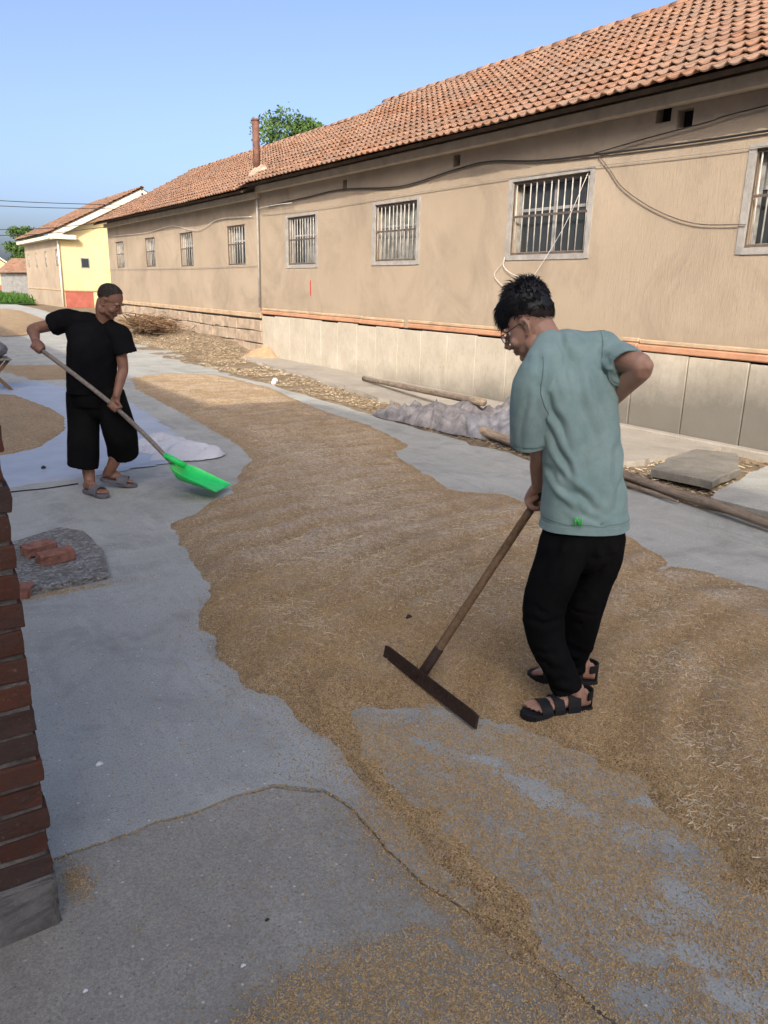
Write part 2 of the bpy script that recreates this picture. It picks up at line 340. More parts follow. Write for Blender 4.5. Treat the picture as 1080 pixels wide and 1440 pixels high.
def grainmat():
    n = N('grain_bed', .8, .25)
    v = n.mp((1, 1, .2))
    d1 = n.noise(210, 2, .6, v); cells = n.vor(230, v, out='Color')
    sp = n.nd('SeparateColor'); n.li(cells, sp.inputs[0])
    c = n.ramp(sp.outputs[0], [(0, (.24, .155, .075)), (.45, (.52, .375, .21)), (.85, (.66, .50, .305)), (1, (.80, .69, .50))])
    at = n.nd('Attribute', attribute_name='chaff_furrow_light')  # real chaff tone plus painted furrow light
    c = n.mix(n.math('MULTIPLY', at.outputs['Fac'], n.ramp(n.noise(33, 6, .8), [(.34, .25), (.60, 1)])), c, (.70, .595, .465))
    c = n.mix(n.ramp(n.noise(.9, 7, .7), [(.45, 0), (.68, .35)]), c, (.52, .40, .27))
    c = n.mix(n.ramp(n.noise(42, 5, .75), [(.42, .55), (.54, 0)]), c, (.25, .155, .07))
    c = n.mix(n.ramp(n.noise(2.3, 7, .72, n.mp((1, .45, 1), (0, 0, -.7))), [(.50, 0), (.72, .5)]), c, (.36, .235, .11))
    c = n.mix(n.ramp(n.noise(85, 2, .5, n.mp((.5, 1, 1), (0, 0, .6))), [(.66, 0), (.74, .8)]), c, (.66, .56, .42))
    c = n.mix(n.ramp(n.noise(4.5, 6, .7, n.mp((1, .5, 1), (0, 0, .5))), [(.45, 0), (.75, .45)]), c, (.24, .15, .075))
    c = n.mix(n.ramp(d1, [(.30, .85), (.5, 0)]), c, (.09, .052, .024))
    n.col(c); n.bump(n.vor(230, v), .9, .006); n.bump(n.noise(25, 5, .7), .4, .012); MAT['grain_bed'] = n.m
    n = N('kernel', .62, .35)
    c = n.ramp(n.vor(150, out='Color', rnd=1), [(0, (.33, .21, .085)), (.5, (.57, .385, .18)), (1, (.74, .55, .30))])
    n.col(c); MAT['kernel'] = n.m
grainmat()
def skinmat(name, a, b):
    n = N(name, .52, .4)
    c = n.mix(n.ramp(n.noise(14, 5, .6), [(.35, 0), (.68, 1)]), a, b)
    c = n.mix(n.ramp(n.noise(160, 3, .6), [(.55, 0), (.75, .35)]), c, tuple(v*.6 for v in a))
    n.col(c); n.b.inputs['Subsurface Weight'].default_value = .12; n.b.inputs['Subsurface Radius'].default_value = (.01, .004, .002)
    n.bump(n.noise(220, 3), .15, .002); MAT[name] = n.m
skinmat('skin_young', (.36, .20, .135), (.43, .25, .175)); skinmat('skin_old', (.19, .092, .057), (.27, .138, .088))
def cloth(name, a, b, weave=700, rough=.95, var=3):
    n = N(name, rough, .12)
    c = n.mix(n.ramp(n.noise(var, 5, .6), [(.32, 0), (.68, 1)]), a, b)
    c = n.mix(n.ramp(n.noise(weave, 2), [(.4, .25), (.6, 0)]), c, tuple(v*.5 for v in a))
    n.col(c); n.b.inputs['Sheen Weight'].default_value = 0.0 if 'black' in name else .08
    if 'black' in name: n.b.inputs['Specular IOR Level'].default_value = .05
    n.bump(n.noise(weave, 2), .25, .001); n.bump(n.noise(24, 4, .6), .3, .008); MAT[name] = n.m
cloth('teal_cotton', (.205, .305, .285), (.285, .385, .36), 700, .95, 9); cloth('black_cotton', (.006, .006, .007), (.012, .012, .013)); cloth('black_trouser', (.005, .005, .0055), (.012, .0115, .011))
cloth('grey_tarp', (.082, .077, .082), (.225, .212, .218), 300, .85, 9); cloth('blue_tarp', (.085, .085, .095), (.23, .228, .25), 300, .85, 9); cloth('sack', (.50, .50, .52), (.66, .66, .68), 250, .7)
def wood(name, a, b, along=(1, 1, .06)):
    n = N(name, .75, .25); t = n.nd('TexCoord')
    v = n.mp(along, src=t.outputs['Object'])
    c = n.mix(n.ramp(n.noise(60, 5, .65, v), [(.35, 0), (.66, 1)]), a, b)
    c = n.mix(n.ramp(n.noise(7, 6, .7), [(.5, 0), (.75, .7)]), c, tuple(v*.45 for v in a))
    n.col(c); n.bump(n.noise(90, 4, .6, v), .4, .004); MAT[name] = n.m
wood('wood_grey', (.16, .135, .11), (.27, .235, .195), (1, 1, 1)); wood('wood_brown', (.13, .078, .042), (.23, .15, .085), (1, 1, 1)); wood('log', (.16, .12, .085), (.30, .24, .18), (.1, .1, 1)); wood('rake_head', (.035, .022, .017), (.062, .038, .028), (1, 1, 1))
plain('ground', (.20, .155, .10), .95, .1, var=.3, scale=2, bs=.6, bscale=25)
plain('verge_dirt', (.22, .17, .115), .95, .1, var=.45, scale=5, bs=.8, bscale=30)
plain('sand', (.42, .285, .17), .95, .1, var=.2, scale=9, bs=.5, bscale=80)
plain('ledge', (.47, .25, .15), .9, .15, var=.22, scale=4, bs=.5, bscale=40)
plain('ledge_pale', (.43, .32, .21), .9, .15, var=.22, scale=4, bs=.5, bscale=40)
plain('beam', (.52, .45, .35), .9, .15, var=.18, scale=4, bs=.4, bscale=40)
plain('soffit', (.10, .075, .055), .9, .1, var=.3, scale=6)
plain('surround', (.31, .295, .27), .9, .2, var=.22, scale=7, bs=.5, bscale=50)
plain('bar_paint', (.42, .40, .36), .55, .4, var=.4, scale=9)
plain('bar_rust', (.10, .075, .06), .7, .4, var=.4, scale=12)
plain('sash', (.27, .27, .255), .6, .3, var=.4, scale=8)
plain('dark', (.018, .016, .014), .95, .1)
plain('curtain', (.20, .20, .18), .9, .1, var=.55, scale=5)
plain('stone', (.36, .285, .21), .95, .15, var=.32, scale=5, bs=.8, bscale=30)
plain('mortar', (.15, .135, .115), .95, .1, var=.55, scale=30, bs=1, bscale=60)
plain('footing', (.16, .15, .135), .95, .1, var=.35, scale=9, bs=.9, bscale=40)
plain('rust_pipe', (.13, .062, .04), .75, .4, var=.4, scale=8, bs=.3)
plain('cable_black', (.02, .02, .02), .6, .4); plain('cable_white', (.62, .60, .56), .6, .3)
plain('green_plastic', (.02, .66, .13), .38, .5, var=.12, scale=14)
plain('green_mark', (.05, .62, .06), .6, .3); plain('red_paint', (.55, .02, .02), .7, .3)
plain('slide_grey', (.13, .125, .14), .75, .3, var=.15, scale=30); plain('sandal_black', (.011, .011, .012), .7, .3, var=.3, scale=40)
plain('hair_black', (.006, .006, .007), .55, .4); plain('hair_grey', (.055, .045, .039), .8, .2, var=.5, scale=60)
plain('eye_white', (.6, .56, .52), .3, .5); plain('lens_rim', (.02, .02, .022), .3, .5)
plain('yellow_paint', (.62, .505, .26), .85, .2, var=.12, scale=3, bs=.2); plain('red_dado', (.34, .105, .075), .85, .2, var=.2, scale=3)
plain('trim_white', (.62, .57, .46), .85, .2, var=.15, scale=5); plain('shed_grey', (.24, .24, .23), .9, .2, var=.25, scale=4)
plain('straw', (.72, .61, .43), .7, .3, var=.3, scale=30); plain('litter', (.29, .225, .145), .9, .15, var=.6, scale=14)
plain('twig', (.19, .12, .07), .9, .15, var=.5, scale=9)
def coarse():
    n = N('coarse', .95, .15); v = n.vor(55, out='Color'); sp = n.nd('SeparateColor'); n.li(v, sp.inputs[0])
    c = n.ramp(sp.outputs[0], [(0, (.19, .185, .17)), (.5, (.30, .29, .265)), (.9, (.40, .385, .36)), (1, (.50, .49, .46))])
    c = n.mix(n.ramp(n.noise(9, 6, .7), [(.4, 0), (.7, .7)]), c, (.17, .16, .14)); n.col(c); n.bump(n.vor(55), 1, .02); n.bump(n.noise(30, 6, .7), .6, .02); MAT['coarse'] = n.m
coarse()
plain('scalp_dark', (.035, .024, .019), .7, .2, var=.4, scale=90)
plain('white_bit', (.75, .74, .72), .6, .3); plain('grass', (.05, .12, .02), .8, .2, var=.4, scale=3)
plain('tarp_sheet', (.36, .405, .475), .55, .4, var=.10, scale=3, bs=.25, bscale=9)
def leafmat(name, a, b):
    n = N(name, .65, .3); n.col(n.mix(n.ramp(n.noise(1.6, 5, .7), [(.3, 0), (.7, 1)]), a, b)); n.b.inputs['Transmission Weight'].default_value = 0
    MAT[name] = n.m
leafmat('leaf', (.035, .075, .015), (.08, .14, .035))
plain('bark', (.10, .075, .05), .95, .1, var=.4, scale=10)
def glass():
    n = N('glass', .06, .7); n.col((.035, .042, .045)); n.bump(n.noise(3, 2), .08, .02); MAT['glass'] = n.m
    n = N('clear_glass', .03, .5); n.col((.9, .92, .92)); n.b.inputs['Transmission Weight'].default_value = .9; n.b.inputs['IOR'].default_value = 1.1; MAT['clear_glass'] = n.m
glass()

def link_at(name, me, parent, M):
    o = bpy.data.objects.new(name, me); COL.objects.link(o)
    off = Vector((0, 0, 0)); p = parent
    while p is not None: off += p.location; p = p.parent
    o.parent = parent
    o.matrix_local = Matrix.Translation(-off) @ M if parent is not None else M
    return o

# ================================================================== SETTING: ground, road, slab, verge
ys = np.unique(np.concatenate([np.linspace(-150, 0, 5), np.linspace(0, 60, 41), np.linspace(60, 900, 12)]))
V, Fq = grid_mesh(np.array([-500, -120, -30, -6, 5.3, 9, 20, 60, 200, 600.]), ys, lambda X, Y: terr(Y)-.06)
tag(mesh_np('ground', V, Fq, MAT['ground']), kind='structure')

def jag(P, step, amp, seed):
    out = []
    for a, b in zip(P[:-1], P[1:]):
        n = max(1, int(math.hypot(b[0]-a[0], b[1]-a[1])/step))
        for i in range(n):
            t = i/n; out.append((a[0]+(b[0]-a[0])*t, a[1]+(b[1]-a[1])*t))
    out.append(P[-1]); o = np.array(out)
    d = np.stack([fbm(o*9, seed), fbm(o*9+50, seed+3)], -1)*amp
    return [tuple(q) for q in o+d]
crack = jag([(-3.2, 2.07), (.05, 2.065), (.23, 2.06), (.38, 2.05), (.6, 2.05), (.91, 2.04), (1.05, 1.93), (1.08, 1.78), (1.08, 1.61), (1.10, 1.41), (1.15, 1.17), (1.21, .85), (1.24, .2), (1.25, -8)], .03, .02, 5)
off = [(x-.007-.009*max(0, vnoise(np.array([[x*8, y*8]]), 3)[0]), y-.007-.010*max(0, vnoise(np.array([[x*8, y*8]]), 9)[0])) for x, y in crack]
redge = jag([(5.22, -8), (5.20, 3), (5.24, 6), (5.35, 9), (5.5, 13), (6.2, 19), (6.6, 24)], .25, .10, 8)
def sheet(name, poly, z0, z1, mat):
    mb = MB(); mb.prism(poly, z0, z1); o = mb.build(name, mat)
    bm = bmesh.new(); bm.from_mesh(o.data); bmesh.ops.recalc_face_normals(bm, faces=bm.faces); bmesh.ops.triangulate(bm, faces=[f for f in bm.faces if len(f.verts) > 4]); bm.to_mesh(o.data); bm.free()
    return o
o = sheet('road', crack[::-1] [:0] + crack + redge + [(-3.2, 24)], -.055, 0, MAT['road']); tag(o, kind='structure')
o = sheet('pavement', off + [(-3.2, -8)], -.055, -.004, MAT['near_slab']); tag(o, kind='structure')
V, Fq = grid_mesh(np.array([-3.2, 1, 4, 6.6]), np.linspace(24, 130, 40), lambda X, Y: terr(Y)); V[:, 0] += sstep(40, 130, V[:, 1])*6
tag(mesh_np('road', V, Fq, MAT['road']), kind='structure')
def vz(X, Y):
    P = np.stack([X, Y], -1); e = np.clip((X-5.15)/.3, 0, 1)
    return terr(Y)-.03+e*(.03+.035*fbm(P*1.7, 2)+.02*fbm(P*7, 4)) + (.30+.12*fbm(P*1.1, 6))*sstep(16.3, 18.5, Y)*sstep(6.3, 7.5, X)**1.5
V, Fq = grid_mesh(np.linspace(5.1, 7.62, 30), np.linspace(-4, 31, 190), vz)
tag(mesh_np('verge', V, Fq, MAT['verge_dirt'], smooth=True), kind='structure')
ap = jag([(5.66, 4.78), (6.1, 4.72), (6.95, 4.74), (7.45, 4.70)], .12, .07, 21) + [(7.45, 16.3)] + jag([(6.8, 16.2), (6.45, 13), (6.15, 10), (5.85, 7.2), (5.66, 4.78)], .2, .10, 30)[:-1]
o = sheet('path', ap, -.03, .055, MAT['apron']); tag(o, kind='structure')

# old patch of coarse concrete sunk in the road, and bricks on it
pp = jag([(.42, 4.14), (.93, 4.20), (1.00, 4.62), (.98, 5.08), (.86, 5.22), (.60, 5.06), (.30, 5.0), (.42, 4.14)], .06, .012, 40)[:-1]
o = sheet('concrete_patch', pp, .002, .035, MAT['coarse']); tag(o, 'rough coarse concrete slab with two broken bricks on it', 'slab')

# ================================================================== LONG HOUSE helpers
def wall_holes(y0, y1, z0, z1, x, thick, holes):
    """wall sheet facing -X with rectangular openings and their reveals"""
    ysl = sorted({y0, y1, *[h[0] for h in holes], *[h[1] for h in holes]}); zsl = sorted({z0, z1, *[h[2] for h in holes], *[h[3] for h in holes]})
    mb = MB()
    for a, b in zip(ysl[:-1], ysl[1:]):
        for c, d in zip(zsl[:-1], zsl[1:]):
            if any(h[0] <= a and b <= h[1] and h[2] <= c and d <= h[3] for h in holes): continue
            mb.add([(x, a, c), (x, a, d), (x, b, d), (x, b, c)], [(0, 1, 2, 3)])
    for (a, b, c, d) in holes:
        X = x+thick
        mb.add([(x, a, c), (x, b, c), (X, b, c), (X, a, c)], [(0, 1, 2, 3)]); mb.add([(x, a, d), (X, a, d), (X, b, d), (x, b, d)], [(0, 1, 2, 3)])
        mb.add([(x, a, c), (X, a, c), (X, a, d), (x, a, d)], [(0, 1, 2, 3)]); mb.add([(x, b, c), (x, b, d), (X, b, d), (X, b, c)], [(0, 1, 2, 3)])
    return mb
def tile_mesh(width=.165, ln=.31):
    mb = MB(); n = 9; R = []
    for t in (0., 1.):
        for dz in (.0, -.014):
            row = []
            for i in range(n):
                u = i/(n-1); y = (u-.5)*width*1.06
                h = .038*math.exp(-((u-.10)/.2)**2)+.038*math.exp(-((u-1.07)/.2)**2)
                row.append((t*ln, y, h+dz+(.046 if t == 0 else .0)))
            R.append(row)
    v = R[0]+R[2]+R[1]+R[3]
    f = []
    for i in range(n-1):
        f += [(i, n+i, n+i+1, i+1)]            # top
        f += [(2*n+i, 2*n+i+1, 3*n+i+1, 3*n+i)]  # underside
        f += [(i, i+1, 2*n+i+1, 2*n+i)]         # lower end
    f += [(0, 2*n, 3*n, n), (n-1, 2*n-1, 4*n-1, 3*n-1)]
    mb.add(v, f); me = mb.mesh('roof_tile'); me.materials.append(MAT['roof_tile'])
    bm = bmesh.new(); bm.from_mesh(me); bmesh.ops.recalc_face_normals(bm, faces=bm.faces); bm.to_mesh(me); bm.free()
    me.polygons.foreach_set('use_smooth', [False]*len(me.polygons)); return me
TILE = tile_mesh()
TV = np.array([v.co for v in TILE.vertices]); TF = [tuple(p.vertices) for p in TILE.polygons]
def ridge_mesh():
    mb = MB(); n = 9; R = []
    for t, s in ((0, 1.12), (.36, 1.0)):
        for rr in (1.0, .86):
            R.append([(math.cos(math.pi*i/(n-1))*.115*s*rr, t, math.sin(math.pi*i/(n-1))*.085*s*rr) for i in range(n)])
    v = sum(R, []); f = []
    for i in range(n-1):
        f += [(i, 2*n+i, 2*n+i+1, i+1), (n+i, n+i+1, 3*n+i+1, 3*n+i), (i, i+1, n+i+1, n+i), (2*n+i, 3*n+i, 3*n+i+1, 2*n+i+1)]
    mb.add(v, f); me = mb.mesh('ridge_tile'); me.materials.append(MAT['roof_tile']); me.polygons.foreach_set('use_smooth', [True]*len(me.polygons)); return me
RIDGE = ridge_mesh()
def make_roof(parent, xe, ze, xr, zr, y0, y1, single, ridge_each=True, thick=.05, back=True):
    """tiled gable roof, street slope from eave (xe, ze) up to the ridge (xr, zr); `single` = how many tiles are objects of their own"""
    ln = math.hypot(xr-xe, zr-ze); ux, uz = (xr-xe)/ln, (zr-ze)/ln; nx, nz = -uz, ux
    mb = MB(); e = .03
    A = lambda s, k: (xe+ux*s+nx*k, ze+uz*s+nz*k)
    pr = [A(.06, -.012), A(ln, -.012), A(ln, -.012-thick), A(.06, -.012-thick)]
    mb.add([(p[0], y, p[1]) for y in (y0, y1) for p in pr], [(0, 1, 2, 3), (7, 6, 5, 4), (0, 4, 5, 1), (1, 5, 6, 2), (2, 6, 7, 3), (3, 7, 4, 0)])
    if back:
        xb = 2*xr-xe; q = [(xr+.01, zr-.012), (xb, ze), (xb, ze-thick), (xr+.01, zr-.02-thick)]
        mb.add([(p[0], y, p[1]) for y in (y0, y1) for p in q], [(0, 1, 2, 3), (7, 6, 5, 4), (0, 4, 5, 1), (1, 5, 6, 2), (2, 6, 7, 3), (3, 7, 4, 0)])
    roof = mb.build('roof', MAT['soffit'], parent)
    rows = max(2, int(ln/.262)); g = ln/rows; items = []
    ncol = int((y1-y0)/.165)
    for r in range(rows):
        for c in range(ncol):
            y = y0+(c+.5)*(y1-y0)/ncol; sag = .018*fbm(np.array([[y*.35, r*.4]]), 77)[0]
            s = r*g-.03+random.uniform(-.010, .010)
            px, pz = A(s, .004+sag)
            a = -math.atan2(uz, ux)+random.uniform(-.012, .012)
            Mx = Matrix.Translation((px, y+random.uniform(-.005, .005), pz)) @ Matrix.Rotation(a, 4, 'Y') @ Matrix.Rotation(random.uniform(-.02, .02), 4, 'Z')
            items.append((math.hypot(px, y), Mx))
    vis = sorted(items, key=lambda q: q[0] if q[1].translation.y > 4.2 else 99)
    for _, Mx in vis[:single]: link_at('tile', TILE, roof, Mx)
    if vis[single:]:
        V = np.concatenate([TV @ np.array(Mx.to_3x3()).T + np.array(Mx.translation) for _, Mx in vis[single:]]); k = len(TV)
        V = V.reshape(-1, 3); F_ = (np.array(TF)[None]+np.arange(len(vis)-single)[:, None, None]*k).reshape(-1, 4)
        tag(mesh_np('far_tiles', V, F_, MAT['roof_tile'], roof), kind='stuff')
    if ridge_each:
        nr = int((y1-y0)/.34)
        for i in range(nr):
            y = y0+i*(y1-y0)/nr; lift = .015*random.random()
            link_at('ridge_tile', RIDGE, roof, Matrix.Translation((xr, y, zr-.005+lift)) @ Matrix.Rotation(random.uniform(-.03, .03), 4, 'X') @ Matrix.Rotation(random.uniform(-.05, .05), 4, 'Z'))
    return roof
def make_window(parent, y0, y1, z0, z1, x, nb, surround=True, seed=0, depth=.13, bars=True):
    rr = random.Random(seed)
    mb = MB(); t = .045
    mb.box(x+depth, x+depth+.04, y0, y0+t, z0, z1); mb.box(x+depth, x+depth+.04, y1-t, y1, z0, z1)
    mb.box(x+depth, x+depth+.04, y0+t, y1-t, z1-t, z1); mb.box(x+depth, x+depth+.04, y0+t, y1-t, z0, z0+t)
    w = mb.build('window', MAT['sash'], parent)
    ym = (y0+y1)/2; zm = z0+(z1-z0)*.62
    m = MB(); m.box(x+depth+.004, x+depth+.036, ym-.03, ym+.03, z0+t, z1-t)
    m.box(x+depth+.006, x+depth+.034, y0+t, ym-.03, zm-.018, zm+.018); m.box(x+depth+.006, x+depth+.034, ym+.03, y1-t, zm-.018, zm+.018)
    m.build('mullion', MAT['sash'], w)
    for (a, b) in ((y0+t, ym-.03), (ym+.03, y1-t)):
        for (c, d) in ((z0+t, zm-.018), (zm+.018, z1-t)):
            MB().box(x+depth+.018, x+depth+.024, a, b, c, d).build('pane', MAT['glass'] if rr.random() < .6 else MAT['curtain'], w)
    if bars:
        m = MB(); xb = x+.035
        for i in range(nb):
            y = y0+(i+.5)*(y1-y0)/nb+rr.uniform(-.008, .008); tl = rr.uniform(-.006, .006)
            m.tube([(xb, y+tl, z0+.03), (xb, y-tl, z1-.03)], .0085, 6)
        m.build('bars', MAT['bar_paint'], w, True)
        m = MB(); zh = z0+(z1-z0)*.53
        for z in (z0+.02, zh, z1-.02): m.box(xb-.012, xb-.004, y0+.004, y1-.004, z-.013, z+.013)
        for y in (y0+.014, y1-.014): m.box(xb-.0125, xb-.0035, y-.011, y+.011, z0+.034, zh-.014); m.box(xb-.0125, xb-.0035, y-.011, y+.011, zh+.014, z1-.034)
        m.build('bar_frame', MAT['bar_rust'], w)
    if surround:
        s = .062; m = MB()
        for (a, b, c, d) in ((y0-s, y0-.002, z0-s, z1+s*.8), (y1+.002, y1+s, z0-s, z1+s*.8), (y0-.001, y1+.001, z0-s*1.05, z0-.002), (y0-.001, y1+.001, z1+.002, z1+s*.75)):
            m.box(x-.018+rr.uniform(0, .006), x+.02, a-rr.uniform(0, .02), b+rr.uniform(0, .0), c, d)
        m.build('window_surround', MAT['surround'], w)
    return w

# ------------------------------------------------------------------ the near half of the long house
HA = empty('house', (7.5, 9, 0), 'long tan stucco farmhouse with panelled grey plinth, sunlit, nearest the rake', 'house')
XW = 7.5; YA0, YA1 = -1.5, 16.55
winA = [(3.6, 4.93, 2.05, 2.97), (7.05, 8.43, 2.05, 2.98), (10.63, 11.9, 2.02, 2.93), (14.03, 15.28, 2.0, 2.92), (.3, 1.6, 2.05, 2.97)]
vents = [(5.98, 6.18, 3.37, 3.53), (5.70, 5.90, 3.28, 3.46), (9.60, 9.76, 3.31, 3.47), (12.85, 13.0, 3.24, 3.43)]
wall_holes(YA0, YA1, .0, 3.79, XW, .28, winA+vents).build('wall', MAT['stucco'], HA)
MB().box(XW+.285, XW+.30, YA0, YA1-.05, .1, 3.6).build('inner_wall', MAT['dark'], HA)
m = MB(); m.prism([(XW+.30, YA0), (XW+6.4, YA0), (XW+6.4, YA1-.02), (XW+.30, YA1-.02)], 0, 3.55); m.build('rear_wall', MAT['stucco'], HA)
for y in (YA0, YA1-.03):
    MB().add([(XW, y, 3.6), (XW+6.4, y, 3.6), (XW+3.2, y, 5.48), (XW, y+.02, 3.6), (XW+6.4, y+.02, 3.6), (XW+3.2, y+.02, 5.48)], [(0, 1, 2), (5, 4, 3), (0, 3, 4, 1), (1, 4, 5, 2), (2, 5, 3, 0)]).build('gable', MAT['stucco'], HA)
for i, h in enumerate(winA): make_window(HA, *h, XW, 11 if i != 3 else 11, seed=i+3)
for h in vents: MB().box(XW+.12, XW+.16, h[0], h[1], h[2], h[3]).build('vent', MAT['dark'], HA)
# ring beam under the eaves, lighter than the wall
MB().box(XW-.13, XW-.002, YA0, YA1, 3.50, 3.63).build('eaves_beam', MAT['beam'], HA, bevel=.006)
make_roof(HA, 7.0, 3.60, 10.7, 5.66, YA0, YA1, 300)
# ledge over the plinth, in lengths with a broken joint
pl = MB().box(XW-.012, XW-.002, YA0, YA1, .0, .95).build('plinth', MAT['dark'], HA)
ends = [YA1-.004]+[YA1-2.1*i-random.uniform(0, .5) for i in range(1, 9)]+[YA0]
ends[3] = 10.75
for i, (b, a) in enumerate(zip(ends[:-1], ends[1:])):
    a2 = a+.012 if abs(a-10.75) > .01 else a+.16
    dz = random.uniform(-.008, .008)
    L = MB(); L.box(XW-.075+random.uniform(0, .012), XW-.001, a2, b, .955+dz, 1.03+dz); L.build('ledge', MAT['ledge'], pl, bevel=.012)
    L = MB(); L.box(XW-.045, XW-.001, a2, b, 1.034+dz, 1.085+dz); L.build('ledge_cap', MAT['ledge_pale'], pl, bevel=.01)
js = [16.53, 15.85, 15.12, 14.4, 13.73, 13.08, 12.37, 11.72, 11.02, 10.35, 9.65, 8.96, 8.28, 7.55, 6.81, 6.07, 5.34, 4.62, 3.9, 3.18, 2.46, 1.74, 1.02, .3, -.42, -1.14]
for b, a in zip(js[:-1], js[1:]):
    k = random.uniform(0, .008)
    MB().box(XW-.052-k, XW-.014, a+.006+random.uniform(0, .006), b-.006, .012, .93+random.uniform(-.012, .012)).build('panel', MAT['plinth_panel'], pl, bevel=.006)
MB().box(XW-.19, XW-.062, -1, 6.3, -.02, .085).build('footing', MAT['apron'], pl, bevel=.012)
# painted red stroke between windows
MB().add([(XW-.004, 14.245, 1.39), (XW-.004, 14.285, 1.40), (XW-.004, 14.29, 1.71), (XW-.004, 14.25, 1.69)], [(0, 3, 2, 1)]).build('paint_mark', MAT['red_paint'], HA)

# ------------------------------------------------------------------ the far half
HB = empty('house', (7.5, 23, 0), 'tan stucco farmhouse with rubble stone base and stovepipe on its lower roof', 'house')
YB0, YB1 = 16.57, 29.7
winB = [(17.5, 18.6, 2.03, 2.92), (21.0, 22.06, 2.03, 2.91), (24.3, 25.3, 2.05, 2.90), (27.75, 28.75, 2.05, 2.90)]
wall_holes(YB0, YB1, .0, 3.70, XW+.012, .28, winB).build('wall', MAT['stucco'], HB)
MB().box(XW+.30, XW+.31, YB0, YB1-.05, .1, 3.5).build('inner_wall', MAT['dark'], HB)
m = MB(); m.prism([(XW+.32, YB0), (XW+6.4, YB0), (XW+6.4, YB1), (XW+.32, YB1)], 0, 3.45); m.build('rear_wall', MAT['stucco'], HB)
MB().add([(XW+.012, YB1-.03, 3.45), (XW+6.4, YB1-.03, 3.45), (XW+3.2, YB1-.03, 5.36), (XW+.012, YB1, 3.45), (XW+6.4, YB1, 3.45), (XW+3.2, YB1, 5.36)], [(0, 1, 2), (5, 4, 3), (0, 3, 4, 1), (1, 4, 5, 2), (2, 5, 3, 0)]).build('gable', MAT['stucco'], HB)
MB().box(XW+.012, XW+.318, YB1-.02, YB1+.001, .2, 3.45).build('end_wall', MAT['stucco'], HB)
for i, h in enumerate(winB): make_window(HB, *h, XW+.012, 7, surround=False, seed=i+30, depth=.15)
MB().box(XW-.11, XW+.010, YB0, YB1, 3.40, 3.53).build('eaves_beam', MAT['beam'], HB, bevel=.006)
make_roof(HB, 7.0, 3.505, 10.7, 5.52, YB0, YB1+.05, 300)
pl = MB().box(XW-.002, XW+.008, YB0, YB1, .0, .86).build('plinth', MAT['mortar'], HB)
L = MB(); L.box(XW-.07, XW+.010, YB0+.005, YB1, .86, .97); L.build('ledge', MAT['ledge_pale'], pl, bevel=.012)
z = .02
for r, hh in enumerate((.27, .27, .27)):
    y = YB0+.01
    while y < YB1-.1:
        w = min(random.uniform(.25, .75), YB1-y); q1, q2 = random.uniform(-.02, .012), random.uniform(-.012, .02)
        MB().box(XW-.03-random.uniform(0, .03), XW-.004, y+.004, y+w-.004, z+.004-q1*(r > 0), z+hh-.006-q2).build('stone', MAT['stone'], pl, bevel=.014)
        y += w
    z += hh
# rain pipe at the seam
m = MB(); m.tube([(7.43, 16.62, 3.42), (7.44, 16.62, 2.6), (7.43, 16.62, 1.1)], .022, 8); o = m.build('drain_pipe', MAT['surround'], None, True); tag(o, 'thin grey rain pipe at the seam between the two tan houses', 'pipe')
# stovepipe through the roof
st = empty('stovepipe', (7.62, 17.0, 3.93), 'rusty metal stovepipe standing on the tiled roof', 'chimney')
MB().tube([(7.62, 17.0, 3.86), (7.622, 17.0, 4.4), (7.618, 17.005, 5.02)], .078, 14).build('pipe', MAT['rust_pipe'], st, True)
MB().tube([(7.618, 17.005, 5.0), (7.618, 17.005, 5.045)], .086, 14).build('collar', MAT['rust_pipe'], st, True)
b = MB(); th = np.linspace(0, 2*math.pi, 14, endpoint=False)
b.loft([[(7.62+math.cos(t)*rx, 16.9+math.sin(t)*ry, zz+.55*math.cos(t)*rx+.02*math.sin(3*t)) for t in th] for rx, ry, zz in ((.22, .42, 3.93), (.20, .36, 4.0), (.13, .2, 4.06), (.07, .09, 4.08))]).build('mortar_base', MAT['stone'], st, True)

# ------------------------------------------------------------------ yellow-gabled house farther on
zc = .32
HC = empty('house', (8.43, 42.8, zc), 'house with pale yellow gable end and red painted dado', 'house')
XC, YC0, YC1 = 8.43, 42.8, 53.0
winC = [(43.25, 43.95, 2.3, 3.1), (46.3, 46.85, 2.27, 3.07), (49.2, 49.65, 2.27, 3.05), (51.7, 52.2, 2.3, 3.03)]
wall_holes(YC0, YC1, zc-.1, 3.75, XC, .25, winC).build('wall', MAT['stucco'], HC)
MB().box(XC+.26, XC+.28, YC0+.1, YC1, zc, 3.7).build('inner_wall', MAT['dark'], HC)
for i, h in enumerate(winC): make_window(HC, *h, XC, 4, surround=False, seed=60+i, depth=.14)
xr = 12.6
MB().add([(XC+.002, YC0, zc-.1), (2*xr-XC, YC0, zc-.1), (2*xr-XC, YC0, 3.75), (xr, YC0, 6.0), (XC+.002, YC0, 3.75)], [(0, 1, 2, 3, 4)]).build('gable', MAT['yellow_paint'], HC)
MB().box(XC+.08, XC+1.45, YC0-.02, YC0-.003, zc-.05, 1.06).build('dado', MAT['red_dado'], HC)
MB().box(XC+.02, XC+6, YC0-.05, YC0-.024, 1.07, 1.12).build('dado_band', MAT['ledge'], HC)
vw = MB().box(9.38, 9.82, YC0-.02, YC0-.004, 2.2, 2.72).build('window', MAT['sash'], HC)
MB().box(9.43, 9.77, YC0-.03, YC0-.022, 2.25, 2.67).build('pane', MAT['glass'], vw)
make_roof(HC, 7.95, 3.83, xr, 6.2, YC0-.45, YC1+.3, 0)
sl = math.atan2(6.2-3.83, xr-7.95)
